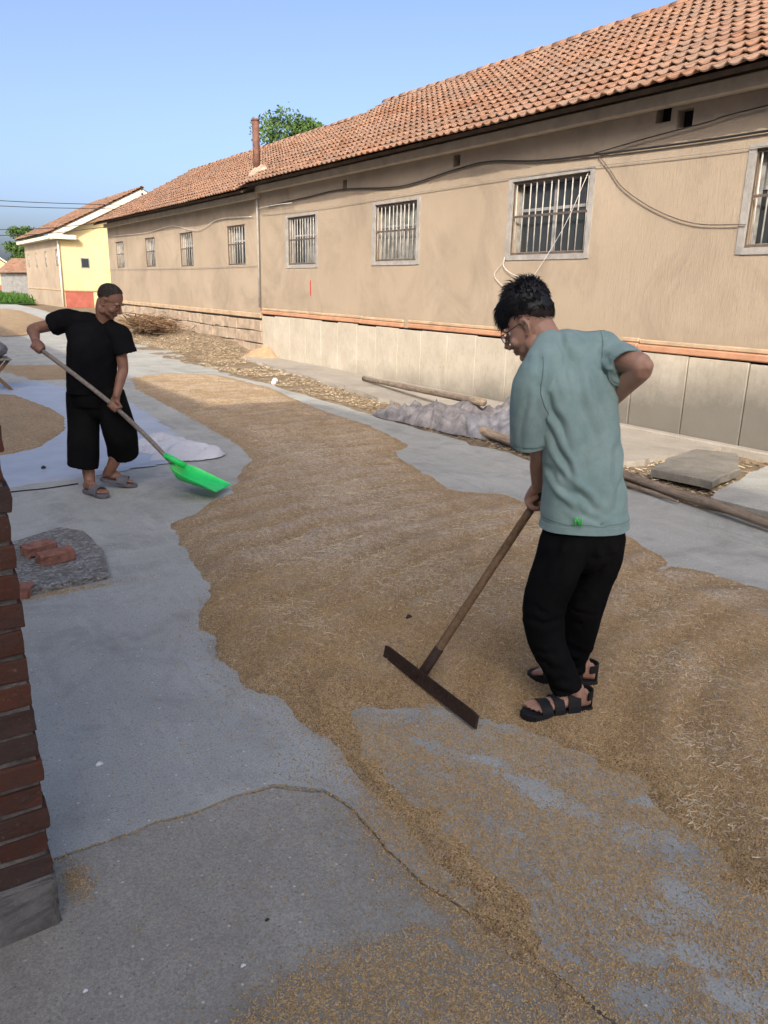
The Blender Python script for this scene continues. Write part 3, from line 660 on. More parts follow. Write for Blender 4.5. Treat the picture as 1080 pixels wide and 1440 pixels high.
for s in (1, -1):
    c = ((xr+(-1)**(s < 0)*0)-s*(xr-7.95)/2, YC0-.4, (3.83+6.2)/2-.20)
    MB().obox(c, (math.cos(sl)*2.62, 0, s*math.sin(sl)*2.62), (0, .045, 0), (-s*math.sin(sl)*.12, 0, math.cos(sl)*.12)).build('verge_board', MAT['trim_white'], HC)
    MB().obox((c[0], YC0-.2, c[2]-.06), (math.cos(sl)*2.6, 0, s*math.sin(sl)*2.6), (0, .15, 0), (-s*math.sin(sl)*.04, 0, math.cos(sl)*.04)).build('verge_soffit', MAT['beam'], HC)
MB().box(XC-.40, XC-.01, YC0-.42, YC1, 3.58, 3.74).build('eaves_beam', MAT['trim_white'], HC)
MB().box(XC-.40, XC+.75, YC0-.44, YC0-.01, 3.56, 3.76).build('cornice', MAT['trim_white'], HC)
MB().box(XC-.03, XC-.004, YC0, YC1, 1.1, 1.16).build('ledge', MAT['ledge_pale'], HC)
m = MB(); m.tube([(XC-.06, YC0-.06, zc), (XC-.06, YC0-.06, 3.5)], .05, 8); tag(m.build('corner_pipe', MAT['trim_white'], None, True), 'white pipe standing at the corner of the yellow-gabled house', 'pipe')
# far yellow house and shed
HD = empty('house', (7, 70, .4), 'far yellow house with low red dado, beyond the grey shed', 'house')
MB().prism([(2.0, 70), (9.65, 70), (9.65, 79), (2.0, 79)], .2, 2.75).build('wall', MAT['yellow_paint'], HD)
MB().add([(2.0, 70, 2.75), (9.65, 70, 2.75), (5.8, 70, 5.4), (2.0, 79, 2.75), (9.65, 79, 2.75), (5.8, 79, 5.4)], [(0, 1, 2), (5, 4, 3)]).build('gable', MAT['yellow_paint'], HD)
MB().box(2.0, 9.64, 69.94, 69.99, .25, 1.15).build('dado', MAT['red_dado'], HD)
m = MB(); m.add([(10.2, 69.6, 2.45), (5.8, 69.6, 5.5), (5.8, 79.4, 5.5), (10.2, 79.4, 2.45), (10.2, 69.6, 2.57), (5.8, 69.6, 5.62), (5.8, 79.4, 5.62), (10.2, 79.4, 2.57)], [(0, 1, 2, 3), (7, 6, 5, 4), (0, 4, 5, 1), (3, 2, 6, 7), (0, 3, 7, 4)])
m.add([(1.4, 69.6, 2.45), (5.8, 69.6, 5.5), (5.8, 79.4, 5.5), (1.4, 79.4, 2.45), (1.4, 69.6, 2.57), (5.8, 69.6, 5.62), (5.8, 79.4, 5.62), (1.4, 79.4, 2.57)], [(3, 2, 1, 0), (4, 5, 6, 7), (1, 5, 4, 0), (7, 6, 2, 3), (4, 7, 3, 0)]); m.build('roof', MAT['trim_white'], HD)
HS = empty('shed', (9, 60, .4), 'small grey shed with a red tiled roof between two houses', 'shed')
MB().box(8.25, 10.6, 60, 63, .2, 2.15).build('wall', MAT['shed_grey'], HS)
m = MB(); m.add([(7.95, 59.7, 2.02), (10.9, 59.7, 2.1), (10.9, 61.5, 3.1), (8.9, 61.5, 3.0), (7.95, 63.3, 2.02), (10.9, 63.3, 2.1)], [(0, 1, 2, 3), (0, 3, 4), (3, 2, 5, 4), (0, 4, 5, 1)]); m.build('roof', MAT['roof_tile'], HS)
HE = MB().add([(-4.55, -2.1, 0), (-4.55, 32, 0), (-10, 32, 0), (-10, -2.1, 0), (-4.55, -2.1, 7.1), (-4.55, 32, 7.1), (-10, 32, 7.1), (-10, -2.1, 7.1)], [(0, 1, 5, 4), (1, 2, 6, 5), (2, 3, 7, 6), (3, 0, 4, 7), (4, 5, 6, 7)])  # unseen block, height and setback chosen to place the street's shade edge
HEo = empty('house', (-7, 15, 0), 'unseen long two-storey house across the street, shaped to cast its shade', 'house')
plain('bounce_white', (.72, .70, .65), .9, .2, var=.08)  # pale wall colour picked to bounce light into the shaded street
HE.build('wall', MAT['bounce_white'], HEo)
m = MB(); m.add([(-4.45, -2.2, 7.16), (-4.45, 32.2, 7.16), (-7.3, 32.2, 8.6), (-7.3, -2.2, 8.6), (-10.1, -2.2, 7.16), (-10.1, 32.2, 7.16)], [(0, 1, 2, 3), (3, 2, 5, 4), (0, 3, 4), (1, 5, 2)]); m.build('roof', MAT['roof_tile'], HEo)
HFo = empty('house', (-8, -12, 0), 'unseen tall three-storey house behind the yard, shaped to shade the near road', 'house')  # unseen block, sized and set back so its shade covers the foreground
MB().prism([(-5.0, -30), (-5.25, -8.4), (-6.0, -2.4), (-12, -2.4), (-12, -30)], 0, 9.6).build('wall', MAT['bounce_white'], HFo)
MB().prism([(-4.96, -30), (-5.21, -8.4), (-5.96, -2.36), (-12.04, -2.36), (-12.04, -30)], 9.603, 9.72).build('parapet', MAT['beam'], HFo)

# ------------------------------------------------------------------ brick pier at the gateway
BP = empty('brick_pier', (0, 1.92, 0), 'rough red brick gate pier with uneven mortar joints', 'pier')
ft = MB(); ft.box(-.62, .206, 1.796, 2.05, -.05, .148); o = ft.build('footing', MAT['footing'], BP, bevel=.012)
bm = bmesh.new(); bm.from_mesh(o.data); bmesh.ops.subdivide_edges(bm, edges=bm.edges[:], cuts=9, use_grid_fill=True)
for v in bm.verts: v.co += Vector((random.uniform(-1, 1), random.uniform(-1, 1), random.uniform(-1, 1)))*.0032
bm.to_mesh(o.data); bm.free()
MB().box(-.60, .194, 1.8125, 2.03, .14, 2.3).build('mortar', MAT['mortar'], BP)
zb = .15; row = 0
def brick_mesh():
    bm = bmesh.new(); bmesh.ops.create_cube(bm, size=1)
    for v in bm.verts: v.co = Vector((v.co.x*.232, v.co.y*.108, v.co.z*.056))
    bmesh.ops.bevel(bm, geom=bm.edges[:], offset=.003, segments=1, affect='EDGES')
    bmesh.ops.subdivide_edges(bm, edges=[e for e in bm.edges if e.calc_length() > .03], cuts=1)
    for v in bm.verts: v.co += Vector((random.uniform(-1, 1), random.uniform(-1, 1), random.uniform(-1, 1)))*.0025
    me = bpy.data.meshes.new('brick'); bm.to_mesh(me); bm.free(); me.materials.append(MAT['brick']); return me
BRK = [brick_mesh() for _ in range(6)]
while zb < 2.28:
    head = row % 2 == 1
    jx = lambda: random.uniform(-.005, .004)
    for wy, y in ((0, 1.857), (1, 1.985)):
        if not head:
            xs_ = [.085, -.16, -.405]
            for x in xs_: link_at('brick', random.choice(BRK), BP, Matrix.Translation((x+jx()+.005, y+random.uniform(-.004, .003), zb+.029)) @ Matrix.Rotation(random.uniform(-.02, .02), 4, 'Z') @ Matrix.Rotation(random.uniform(-.012, .012), 4, 'Y') @ Matrix.Rotation(math.pi*random.randint(0, 1), 4, 'X'))
    if head:
        for k in range(6):
            x = .148-k*.124
            link_at('brick', random.choice(BRK), BP, Matrix.Translation((x+jx(), 1.921+random.uniform(-.005, .004), zb+.029)) @ Matrix.Rotation(math.pi/2+random.uniform(-.02, .02), 4, 'Z') @ Matrix.Rotation(math.pi*random.randint(0, 1), 4, 'X'))
    zb += .0685; row += 1
# two broken bricks on the slab and one at the pier foot
for i, (x, y, a, s, lab) in enumerate([(.66, 4.74, .35, .75, 'half brick lying behind another on the rough slab'), (.72, 4.55, .12, .85, 'broken brick lying on the rough slab, in front of a half brick'), (.47, 4.18, 1.1, .4, 'small brick fragment beside the edge of the rough slab')]):
    me = BRK[i].copy(); o = bpy.data.objects.new('broken_brick', me); COL.objects.link(o)
    for v in me.vertices: v.co.x *= s; v.co += Vector((random.uniform(-1, 1), random.uniform(-1, 1), random.uniform(-1, 1)))*.006
    o.matrix_world = Matrix.Translation((x, y, .067 if i < 2 else .03)) @ Matrix.Rotation(a, 4, 'Z'); tag(o, lab, 'brick')
    pm = plain('brick_pink%d' % i, (.27, .13, .095), .95, .1, var=.35, scale=22, bs=.7); me.materials[0] = pm

# ================================================================== wires, poles
def cable(name, pts, r, mat, label, cat='cable', k=6, group=None):
    m = MB(); m.tube(catmull(pts, k), r, 6); return tag(m.build(name, mat, None, True), label, cat, group)
xw = XW-.035
cable('cable', [(xw, 1, 3.1), (xw, 4.83, 3.11), (xw, 5.79, 3.12), (xw, 6.92, 3.15), (xw, 7.93, 3.19), (xw, 8.92, 3.29), (xw, 9.71, 3.26), (xw, 11.1, 3.16), (xw, 12.92, 3.27), (xw, 14.15, 3.25), (xw, 16.1, 3.2)], .012, MAT['cable_black'], 'thick black cable strung along the tan wall under the eaves')
cable('cable', [(xw-.02, 1, 3.5), (xw-.02, 4.87, 3.33), (xw-.02, 5.47, 3.28), (xw-.02, 6.2, 3.23), (xw-.01, 6.98, 3.165)], .007, MAT['cable_black'], 'thin black cable slanting down to join the thick wall cable')
cable('cable', [(xw, 6.92, 3.13), (xw, 6.75, 2.98), (xw, 6.5, 2.74), (xw, 6.02, 2.48), (xw, 5.49, 2.31), (xw, 4.9, 2.27)], .006, MAT['bar_rust'], 'grey cable hanging in a curve down to a barred window')
cable('wire', [(xw, 1, 2.97), (xw, 4.81, 2.98), (xw, 7.18, 3.03), (xw, 8.9, 3.04), (xw, 11.19, 3.03), (xw, 13.86, 3.01), (xw, 16.5, 3.06)], .0045, MAT['surround'], 'thin grey wire running along the wall above the barred windows', 'wire')
cable('wire', [(xw-.02, 7.05, 2.95), (xw-.02, 7.35, 2.4), (xw-.02, 7.79, 1.85), (xw-.02, 8.04, 1.66), (xw-.01, 8.35, 1.63), (xw, 8.55, 1.69), (xw, 8.66, 1.81), (xw, 8.47, 1.98)], .004, MAT['cable_white'], 'white wire slanting across a barred window and looping below it', 'wire')
cable('wire', [(xw, 8.47, 2.03), (xw-.01, 8.46, 1.9), (xw-.01, 8.19, 1.78), (xw, 7.85, 1.79)], .0045, MAT['cable_white'], 'short white wire end curling under the barred window sill', 'wire')
cable('wire', [(7.42, 16.6, 3.18), (7.4, 15.6, 3.19), (7.42, 14.9, 3.18)], .006, MAT['cable_white'], 'short white wire sticking out from the seam of the houses', 'wire')
cable('wire', [(xw, 16.7, 2.02), (xw, 20, 2.0), (xw, 24, 2.0), (xw, 29.6, 2.02)], .006, MAT['surround'], 'thin wire along the stone-based house just below its windows', 'wire')
cable('wire', [(xw, 17, 3.05), (xw, 19, 3.1), (xw, 20.5, 2.92), (xw, 22.5, 3.12), (xw, 25, 3.05), (xw, 29, 3.1)], .006, MAT['cable_white'], 'pale wire sagging above the windows of the stone-based house', 'wire')
UP = empty('utility_pole', (12.5, 34.2, 0), 'grey concrete utility pole standing behind the stone-based house', 'pole')
MB().tube([(12.5, 34.2, 0), (12.5, 34.2, 5.0)], [.13, .09], 10).build('pole', MAT['apron'], UP, True); MB().box(12.0, 13.0, 34.15, 34.25, 4.75, 4.85).build('crossarm', MAT['bar_rust'], UP)
UQ = empty('utility_pole', (-8, 37.5, 0), 'grey concrete utility pole beyond the shaded side of the street', 'pole')
MB().tube([(-8, 37.5, 0), (-8, 37.5, 5.2)], [.13, .09], 10).build('pole', MAT['apron'], UQ, True); MB().box(-8.5, -7.5, 37.45, 37.55, 4.75, 4.85).build('crossarm', MAT['bar_rust'], UQ)
for i, (za, zb_, lab) in enumerate([(4.62, 4.72, 'topmost of the four overhead wires crossing the street'), (4.42, 4.60, 'second of the four overhead wires from the top'), (3.52, 4.45, 'third of the four overhead wires from the top'), (3.30, 4.30, 'lowest of the four overhead wires crossing the street')]):
    pts = [(-8+i*.1, 37.5, za+.25), (-2, 37, za+.03), (5, 36.3, za), (9, 35.3, (za+zb_)/2), (12.4, 34.2, zb_)]
    cable('overhead_wire', pts, .014, MAT['cable_black'], lab, 'wire')

# ================================================================== things on the verge
def lumpy(name, pts, rads, mat, label, cat, seed, amp=.12, n=12, k=8, parent=None):
    P = catmull(pts, k); r = np.interp(np.linspace(0, 1, len(P)), np.linspace(0, 1, len(rads)), rads)
    R = rings_along(P, list(r), n); c = P[:, None, :]
    R = c+(R-c)*(1+amp*fbm(R*6, seed)[..., None]); m = MB(); m.loft(R); o = m.build(name, mat, parent, True)
    if label: tag(o, label, cat)
    return o
lumpy('wooden_pole', [(6.92, 11.25, .10), (6.50, 9.3, .19), (6.02, 7.05, .30)], [.036, .043, .046], MAT['log'], 'weathered wooden pole lying across the crumpled tarps by the wall', 'pole', 1, .18)
lumpy('wooden_pole', [(5.72, 7.2, .07), (5.52, 6.3, .08), (5.38, 5.45, .08)], [.048, .055, .058], MAT['log'], 'short wooden pole poking out from under the tarps beside the road', 'pole', 2, .18)
lumpy('log', [(5.36, 4.75, .06), (5.30, 4.25, .075), (5.24, 3.75, .06), (5.14, 3.2, .075), (5.07, 2.7, .06), (4.98, 2.0, .07)], [.030, .036, .040, .038, .034, .03], MAT['log'], 'long crooked bare log lying along the edge of the road', 'log', 3, .25)
lumpy('branch', [(5.27, 4.7, .03), (5.22, 4.3, .035), (5.17, 3.85, .03), (5.12, 3.6, .03)], [.016, .019, .016, .010], MAT['log'], 'thin pale branch lying close against the crooked log', 'branch', 4, .2)
def broken_slab(poly, z, th, tilt, mat, label, seed):
    P = jag(poly+[poly[0]], .09, .035, seed)[:-1]; n = len(P)
    zt = [z+tilt[0]*(x-poly[0][0])+tilt[1]*(y-poly[0][1]) for x, y in P]
    c = np.mean(P, axis=0); m = MB()
    lo = [tuple(np.array(p)*.985+c*.015) for p in P]
    v = [(x, y, zt[i]-th) for i, (x, y) in enumerate(lo)]+[(x, y, zt[i]) for i, (x, y) in enumerate(P)]
    m.add(v, [tuple(range(n-1, -1, -1)), tuple(range(n, 2*n))]+[(i, (i+1) % n, n+(i+1) % n, n+i) for i in range(n)])
    o = m.build('concrete_slab', mat, None); bm = bmesh.new(); bm.from_mesh(o.data); bmesh.ops.recalc_face_normals(bm, faces=bm.faces)
    bmesh.ops.bevel(bm, geom=[e for e in bm.edges if all(v.index >= n for v in e.verts)], offset=.008, segments=1, affect='EDGES'); bmesh.ops.triangulate(bm, faces=[f for f in bm.faces if len(f.verts) > 4]); bm.to_mesh(o.data); bm.free()
    return tag(o, label, 'slab')
broken_slab([(5.52, 4.20), (5.60, 3.66), (6.30, 3.86), (6.95, 4.3), (6.75, 4.62), (6.1, 4.45)], .135, .075, (-.02, .0), MAT['old_slab'], 'broken thick concrete slab propped over dark rubble by the wall', 50)
broken_slab([(5.24, 3.42), (5.28, 2.85), (5.5, 2.1), (7.0, 2.2), (7.25, 3.5), (6.62, 3.80), (5.9, 3.62)], .10, .085, (.02, .0), MAT['road'], 'large flat broken concrete slab lying beside the crooked log', 60)
def heap_z(P): r = np.hypot((P[:, 0]-7.4)/.5, (P[:, 1]-16.25)/.75)+.15*fbm(P*4, 66); return .0+.30*np.clip(1-r, -.2, 1)+.02*fbm(P*9, 67)

lumpy('litter_scrap', [(5.52, 11.85, .03), (5.6, 11.95, .04)], [.04, .05], MAT['white_bit'], 'scrap of white plastic on the straw at the road edge', 'scrap', 12, .5)

def remesh(mb, voxel, smooth=3, fac=.5):
    me = mb.mesh('tmp'); bm = bmesh.new(); bm.from_mesh(me); bmesh.ops.recalc_face_normals(bm, faces=bm.faces); bm.to_mesh(me); bm.free()
    ob = bpy.data.objects.new('tmp', me); COL.objects.link(ob)
    r = ob.modifiers.new('r', 'REMESH'); r.mode = 'VOXEL'; r.voxel_size = voxel; r.use_smooth_shade = True
    if smooth:
        s = ob.modifiers.new('s', 'SMOOTH'); s.factor = fac; s.iterations = smooth
    dg = bpy.context.evaluated_depsgraph_get(); dg.update()
    out = bpy.data.meshes.new_from_object(ob.evaluated_get(dg))
    bpy.data.objects.remove(ob); bpy.data.meshes.remove(me); return out
def get_vn(me):
    n = len(me.vertices); V = np.empty(n*3, np.float32); me.vertices.foreach_get('co', V); Nn = np.empty(n*3, np.float32)
    me.vertex_normals.foreach_get('vector', Nn); return V.reshape(-1, 3).astype(float), Nn.reshape(-1, 3).astype(float)
def set_v(me, V): me.vertices.foreach_set('co', np.ascontiguousarray(V, np.float32).ravel()); me.update()
def crumple(me, scale, amp, seed, ridged=True):
    V, Nn = get_vn(me)
    w = V+.05*np.stack([fbm(V*5+i*9, seed+i) for i in range(3)], -1)
    a = 1-2*np.abs(fbm(w*scale, seed+5, 2)) if ridged else fbm(w*scale, seed+5)
    b = 1-2*np.abs(fbm(w*scale*2.3+7, seed+9, 2))
    set_v(me, V+Nn*((a-.4)*amp+(b-.4)*amp*.4)[:, None])
# heaps of old sheeting
def bundle(parts, voxel, mat, label, seed, sc=6, amp=.045, name='crumpled_tarp'):
    mb = MB()
    for c, r, a in parts: mb.ell(c, r, 18, 12, np.array(Matrix.Rotation(a, 3, 'Z')))
    me = remesh(mb, voxel, 2); crumple(me, sc, amp, seed); crumple(me, sc*2.6, amp*.42, seed+40); V, Nn = get_vn(me); V[:, 2] = np.maximum(V[:, 2], .0); set_v(me, V)
    return tag(link(name, me, mat, None, True), label, 'tarp')
HEAPS = True

# brush and straw litter on the verge
def flakes(name, P, ln, wd, mat, label=None, cat=None, parent=None, zr=.35, kind='stuff', lift=.004):
    n = len(P); a = RNG.uniform(0, 2*math.pi, n); t = RNG.uniform(-zr, zr, n); L = ln*RNG.uniform(.5, 1.4, n); w = wd*RNG.uniform(.6, 1.4, n)
    d = np.stack([np.cos(a)*np.cos(t), np.sin(a)*np.cos(t), np.sin(t)], -1)*L[:, None]/2
    s = np.stack([-np.sin(a), np.cos(a), RNG.uniform(-.5, .5, n)], -1); s /= np.linalg.norm(s, axis=1)[:, None]; s *= w[:, None]/2
    u = np.cross(d, s); u /= np.linalg.norm(u, axis=1)[:, None]; u *= (w*.45)[:, None]
    P = P+np.array([0, 0, lift])+np.abs(d[:, 2:3])*np.array([0, 0, 1.])
    V = np.stack([P-d-s, P-d+s, P-d+u, P+d-s, P+d+s, P+d+u], 1).reshape(-1, 3)
    b = (np.arange(n)*6)[:, None]
    F_ = np.concatenate([b+np.array([[0, 1, 4, 3]]), b+np.array([[1, 2, 5, 4]]), b+np.array([[2, 0, 3, 5]])])
    o = mesh_np(name, V, F_, mat, parent); tag(o, label, cat, None, kind); return o
def vpts(n, x0, x1, y0, y1, pw=1):
    x = RNG.uniform(x0, x1, n); y = RNG.uniform(y0, y1, n); keep = fbm(np.stack([x, y], -1)*1.6, 61) > -.25
    x, y = x[keep], y[keep]; return np.stack([x, y, vz(x, y)+.004], -1)
flakes('dry_litter', np.concatenate([vpts(8000, 5.45, 6.4, 8.2, 16.5), vpts(15000, 5.9, 7.35, 15.5, 27), vpts(3000, 5.25, 5.7, 3, 8.5), vpts(1800, 5.3, 7.3, 2.2, 4.8)]), .05, .008, MAT['litter'], 'dry straw and leaf litter scattered along the verge', 'litter')
flakes('dry_litter', np.concatenate([vpts(1500, 5.5, 6.5, 9, 16), vpts(2500, 6, 7.3, 15.5, 27), vpts(700, 5.3, 6.8, 2.2, 4.8)]), .05, .009, MAT['straw'], 'pale straw bits scattered over the verge litter', 'litter')
bp = RNG.normal(0, 1, (900, 3))*np.array([.26, .75, .08])+np.array([7.0, 23.5, .36]); bp[:, 2] = np.maximum(bp[:, 2], .1)
flakes('brushwood', bp, .55, .022, MAT['twig'], 'heap of brushwood and cornstalks against the stone base', 'brushwood', kind=None)

# ================================================================== left side: sheet, grain on it, stool
ts = [(.2, 6.60), (.8, 6.64), (1.42, 6.72), (2.16, 6.90), (2.5, 7.08), (2.62, 7.7), (2.72, 8.7), (2.86, 10.6), (2.5, 12.4), (2.2, 13.5), (.2, 13.6)]
tp = np.array(jag(ts+[ts[0]], .18, .05, 70)[:-1]); n_ = len(tp)
def inpoly(P, poly):
    x, y = P[:, 0], P[:, 1]; r = np.zeros(len(P), bool); q = np.array(poly); j = len(q)-1
    for i in range(len(q)):
        c = ((q[i, 1] > y) != (q[j, 1] > y)) & (x < (q[j, 0]-q[i, 0])*(y-q[i, 1])/(q[j, 1]-q[i, 1]+1e-12)+q[i, 0]); r ^= c; j = i
    return r
def sdist(P, poly):
    q = np.array(poly); d = np.full(len(P), 1e9)
    for a, b in zip(q, np.roll(q, -1, 0)):
        ab = b-a; t = np.clip(((P-a)@ab)/(ab@ab+1e-12), 0, 1); d = np.minimum(d, np.linalg.norm(P-(a+t[:, None]*ab), axis=1))
    return np.where(inpoly(P, poly), d, -d)
def masked_grid(name, x0, x1, y0, y1, st, keepf, zf, mat, parent=None):
    V, Fq = grid_mesh(np.arange(x0, x1, st), np.arange(y0, y1, st), lambda X, Y: 0*X)
    k = keepf(V[:, :2]); V[:, 2] = zf(V[:, :2]); Fq = Fq[k[Fq].any(1)]
    u, inv = np.unique(Fq, return_inverse=True); return mesh_np(name, V[u], inv.reshape(-1, 4), mat, parent, True)
def tarp_z(P):
    return .010+.014*np.abs(fbm(P*np.array([.7, 2.2]), 90))+.006*fbm(P*6, 91)+.035*np.exp(-np.maximum(sdist(P, ts), 0)/.05)*np.maximum(0, fbm(P*1.3, 93)+.2)-.03*(sdist(P, ts) < .0)
tag(masked_grid('sand_heap', 6.7, 7.46, 15.3, 17.2, .035, lambda P: heap_z(P) > .0, heap_z, MAT['sand']), 'small orange sand heap at the seam of the two tan houses', 'heap')
# heaps of old sheeting: thrown-down cloth, all creases
def cloth_heap(name, lobes, st, mat, label, seed, amp=.14, hem=.25):
    L_ = np.array(lobes)
    def prof(P):
        h = np.zeros(len(P))
        for cx, cy, rx, ry, hz, a in lobes:
            d = P-np.array([cx, cy]); q = np.hypot((d[:, 0]*math.cos(a)+d[:, 1]*math.sin(a))/rx, (-d[:, 0]*math.sin(a)+d[:, 1]*math.cos(a))/ry)+.16*fbm(P*5, seed+2)
            h = np.maximum(h, hz*np.clip(1-q**2.2, -.3, 1))
        return h
    def zf(P):
        w = P+.10*np.stack([fbm(P*3.2, seed+3), fbm(P*3.2+9, seed+4)], -1); h = prof(P); e = np.clip(h/.06, 0, 1)
        q1 = np.stack([w[:, 0]*.8+w[:, 1]*.6, w[:, 1]*.8-w[:, 0]*.6], -1); q2 = np.stack([w[:, 0]*.5-w[:, 1]*.87, w[:, 1]*.5+w[:, 0]*.87], -1)
        r1 = 1-np.abs(fbm(q1*np.array([5.5, 1.2]), seed+5, 1))*2.4; r2 = 1-np.abs(fbm(q2*np.array([9, 1.8]), seed+6, 1))*2.4; r3 = 1-np.abs(fbm(q1*np.array([22, 5]), seed+7, 1))*2
        return .012+h*.85+e*(amp*np.clip(r1, -.8, 1)+amp*.55*np.clip(r2, -.8, 1)+amp*.13*r3)*.55
    return tag(masked_grid(name, L_[:, 0].min()-.7, L_[:, 0].max()+.7, L_[:, 1].min()-.8, L_[:, 1].max()+.8, st, lambda P: prof(P) > .004, zf, mat), label, 'tarp')
cloth_heap('crumpled_tarp', [(5.45, 8.05, .20, .42, .10, .1), (5.66, 7.5, .32, .55, .17, .2), (6.0, 7.9, .40, .6, .15, 0), (5.66, 7.0, .30, .45, .19, -.2), (6.15, 7.35, .40, .55, .20, .3)], .016, MAT['grey_tarp'], 'crumpled pinkish grey sheeting heaped at the road edge by the wall', 100)
cloth_heap('crumpled_tarp', [(5.80, 6.5, .33, .55, .25, .15), (5.80, 6.05, .36, .48, .30, -.2), (5.78, 5.7, .32, .40, .24, .1), (6.25, 6.4, .42, .6, .22, .0)], .016, MAT['blue_tarp'], 'bluish grey tarp bundled in folds with the wooden pole beneath', 140, .15)
cloth_heap('crumpled_tarp', [(6.75, 7.1, .36, .5, .26, .1), (6.85, 6.5, .3, .45, .24, .1)], .018, MAT['grey_tarp'], 'smaller grey cloth heap between the wall and the bundled tarps', 180)
cloth_heap('sack', [(2.36, 7.1, .34, .22, .09, .2), (2.30, 7.6, .34, .40, .05, 0), (2.50, 6.97, .24, .13, .05, .3)], .018, MAT['sack'], 'limp white woven sack crumpled at the corner of the blue sheet', 300, .13)
def bundle(parts, voxel, mat, label, seed, sc=6, amp=.045, name='crumpled_tarp'):
    mb = MB()
    for c, r, a in parts: mb.ell(c, r, 18, 12, np.array(Matrix.Rotation(a, 3, 'Z')))
    me = remesh(mb, voxel, 2); crumple(me, sc, amp, seed); crumple(me, sc*2.6, amp*.42, seed+40)
    return tag(link(name, me, mat, None, True), label, 'tarp')
o = masked_grid('ground_sheet', .1, 3.0, 6.4, 13.8, .05, lambda P: sdist(P, ts) > .0, tarp_z, MAT['tarp_sheet']); tag(o, 'pale blue plastic sheet spread on the road', 'sheet')
pile = [(.3, 7.7), (.95, 7.88), (1.28, 8.15), (1.66, 8.95), (1.84, 9.9), (1.80, 10.7), (1.6, 12.1), (.3, 12.3)]
def pile_z(P):
    s = sdist(P, pile); return .015+np.where(s > 0, .06*(1-np.exp(-np.maximum(s, 0)/.25))+.02*fbm(P*4, 95)*np.clip(s/.2, 0, 1), -.05)
o = masked_grid('grain_heap', .2, 2.0, 7.5, 12.5, .04, lambda P: sdist(P, pile) > -.01, pile_z, MAT['grain_bed']); tag(o, 'wheat grain heap on the pale blue sheet', 'grain', None, 'stuff')
fp = [(2.8, 25), (3.4, 25.1), (4.1, 25.8), (5.2, 29.8), (5.6, 34), (5.5, 38), (3.5, 38)]
o = masked_grid('grain_patch', 2.6, 5.8, 24.8, 38.2, .15, lambda P: sdist(P, fp) > 0, lambda P: terr(P[:, 1])+.02+.10*sstep(0, .6, sdist(P, fp)), MAT['grain_bed']); tag(o, 'distant wheat grain spread farther down the street, partly sunlit', 'grain', None, 'stuff')
gp = [(2.2, 14.0), (3.4, 13.75), (3.62, 14.6), (3.0, 16.2), (1.8, 16.6)]
o = masked_grid('grain_patch', 1.7, 3.8, 13.6, 16.8, .1, lambda P: sdist(P, gp) > 0, lambda P: .004+.02*sstep(0, .3, sdist(P, gp)), MAT['grain_bed']); tag(o, 'thin strip of wheat grain beyond the pale blue sheet', 'grain', None, 'stuff')
FS = empty('folding_stool', (1.5, 12.9, 0), 'folding wooden stool with grey bundle on it, by the pale sheet', 'stool')
for y in (12.7, 13.1):
    for s in (1, -1):
        MB().obox((1.45, y+.02*s, .23), (s*.20, 0, .225), (0, .012, 0), (.016, 0, -.016*s)).build('leg', MAT['wood_brown'], FS)
MB().box(1.22, 1.68, 12.62, 13.18, .45, .475).build('seat', MAT['wood_grey'], FS, bevel=.006)
bundle([((1.45, 12.9, .60), (.22, .24, .13), 0), ((1.40, 12.95, .74), (.15, .16, .10), 0)], .02, MAT['blue_tarp'], 'grey cloth bundle lying on the folding stool', 200, 7, .02, 'cloth_bundle')
cable('cord', [(.5, 6.42, .006), (.78, 6.44, .006), (1.0, 6.43, .006), (1.25, 6.47, .006)], .005, MAT['cable_black'], 'thin dark cord on the road in front of the pale sheet', 'cord')

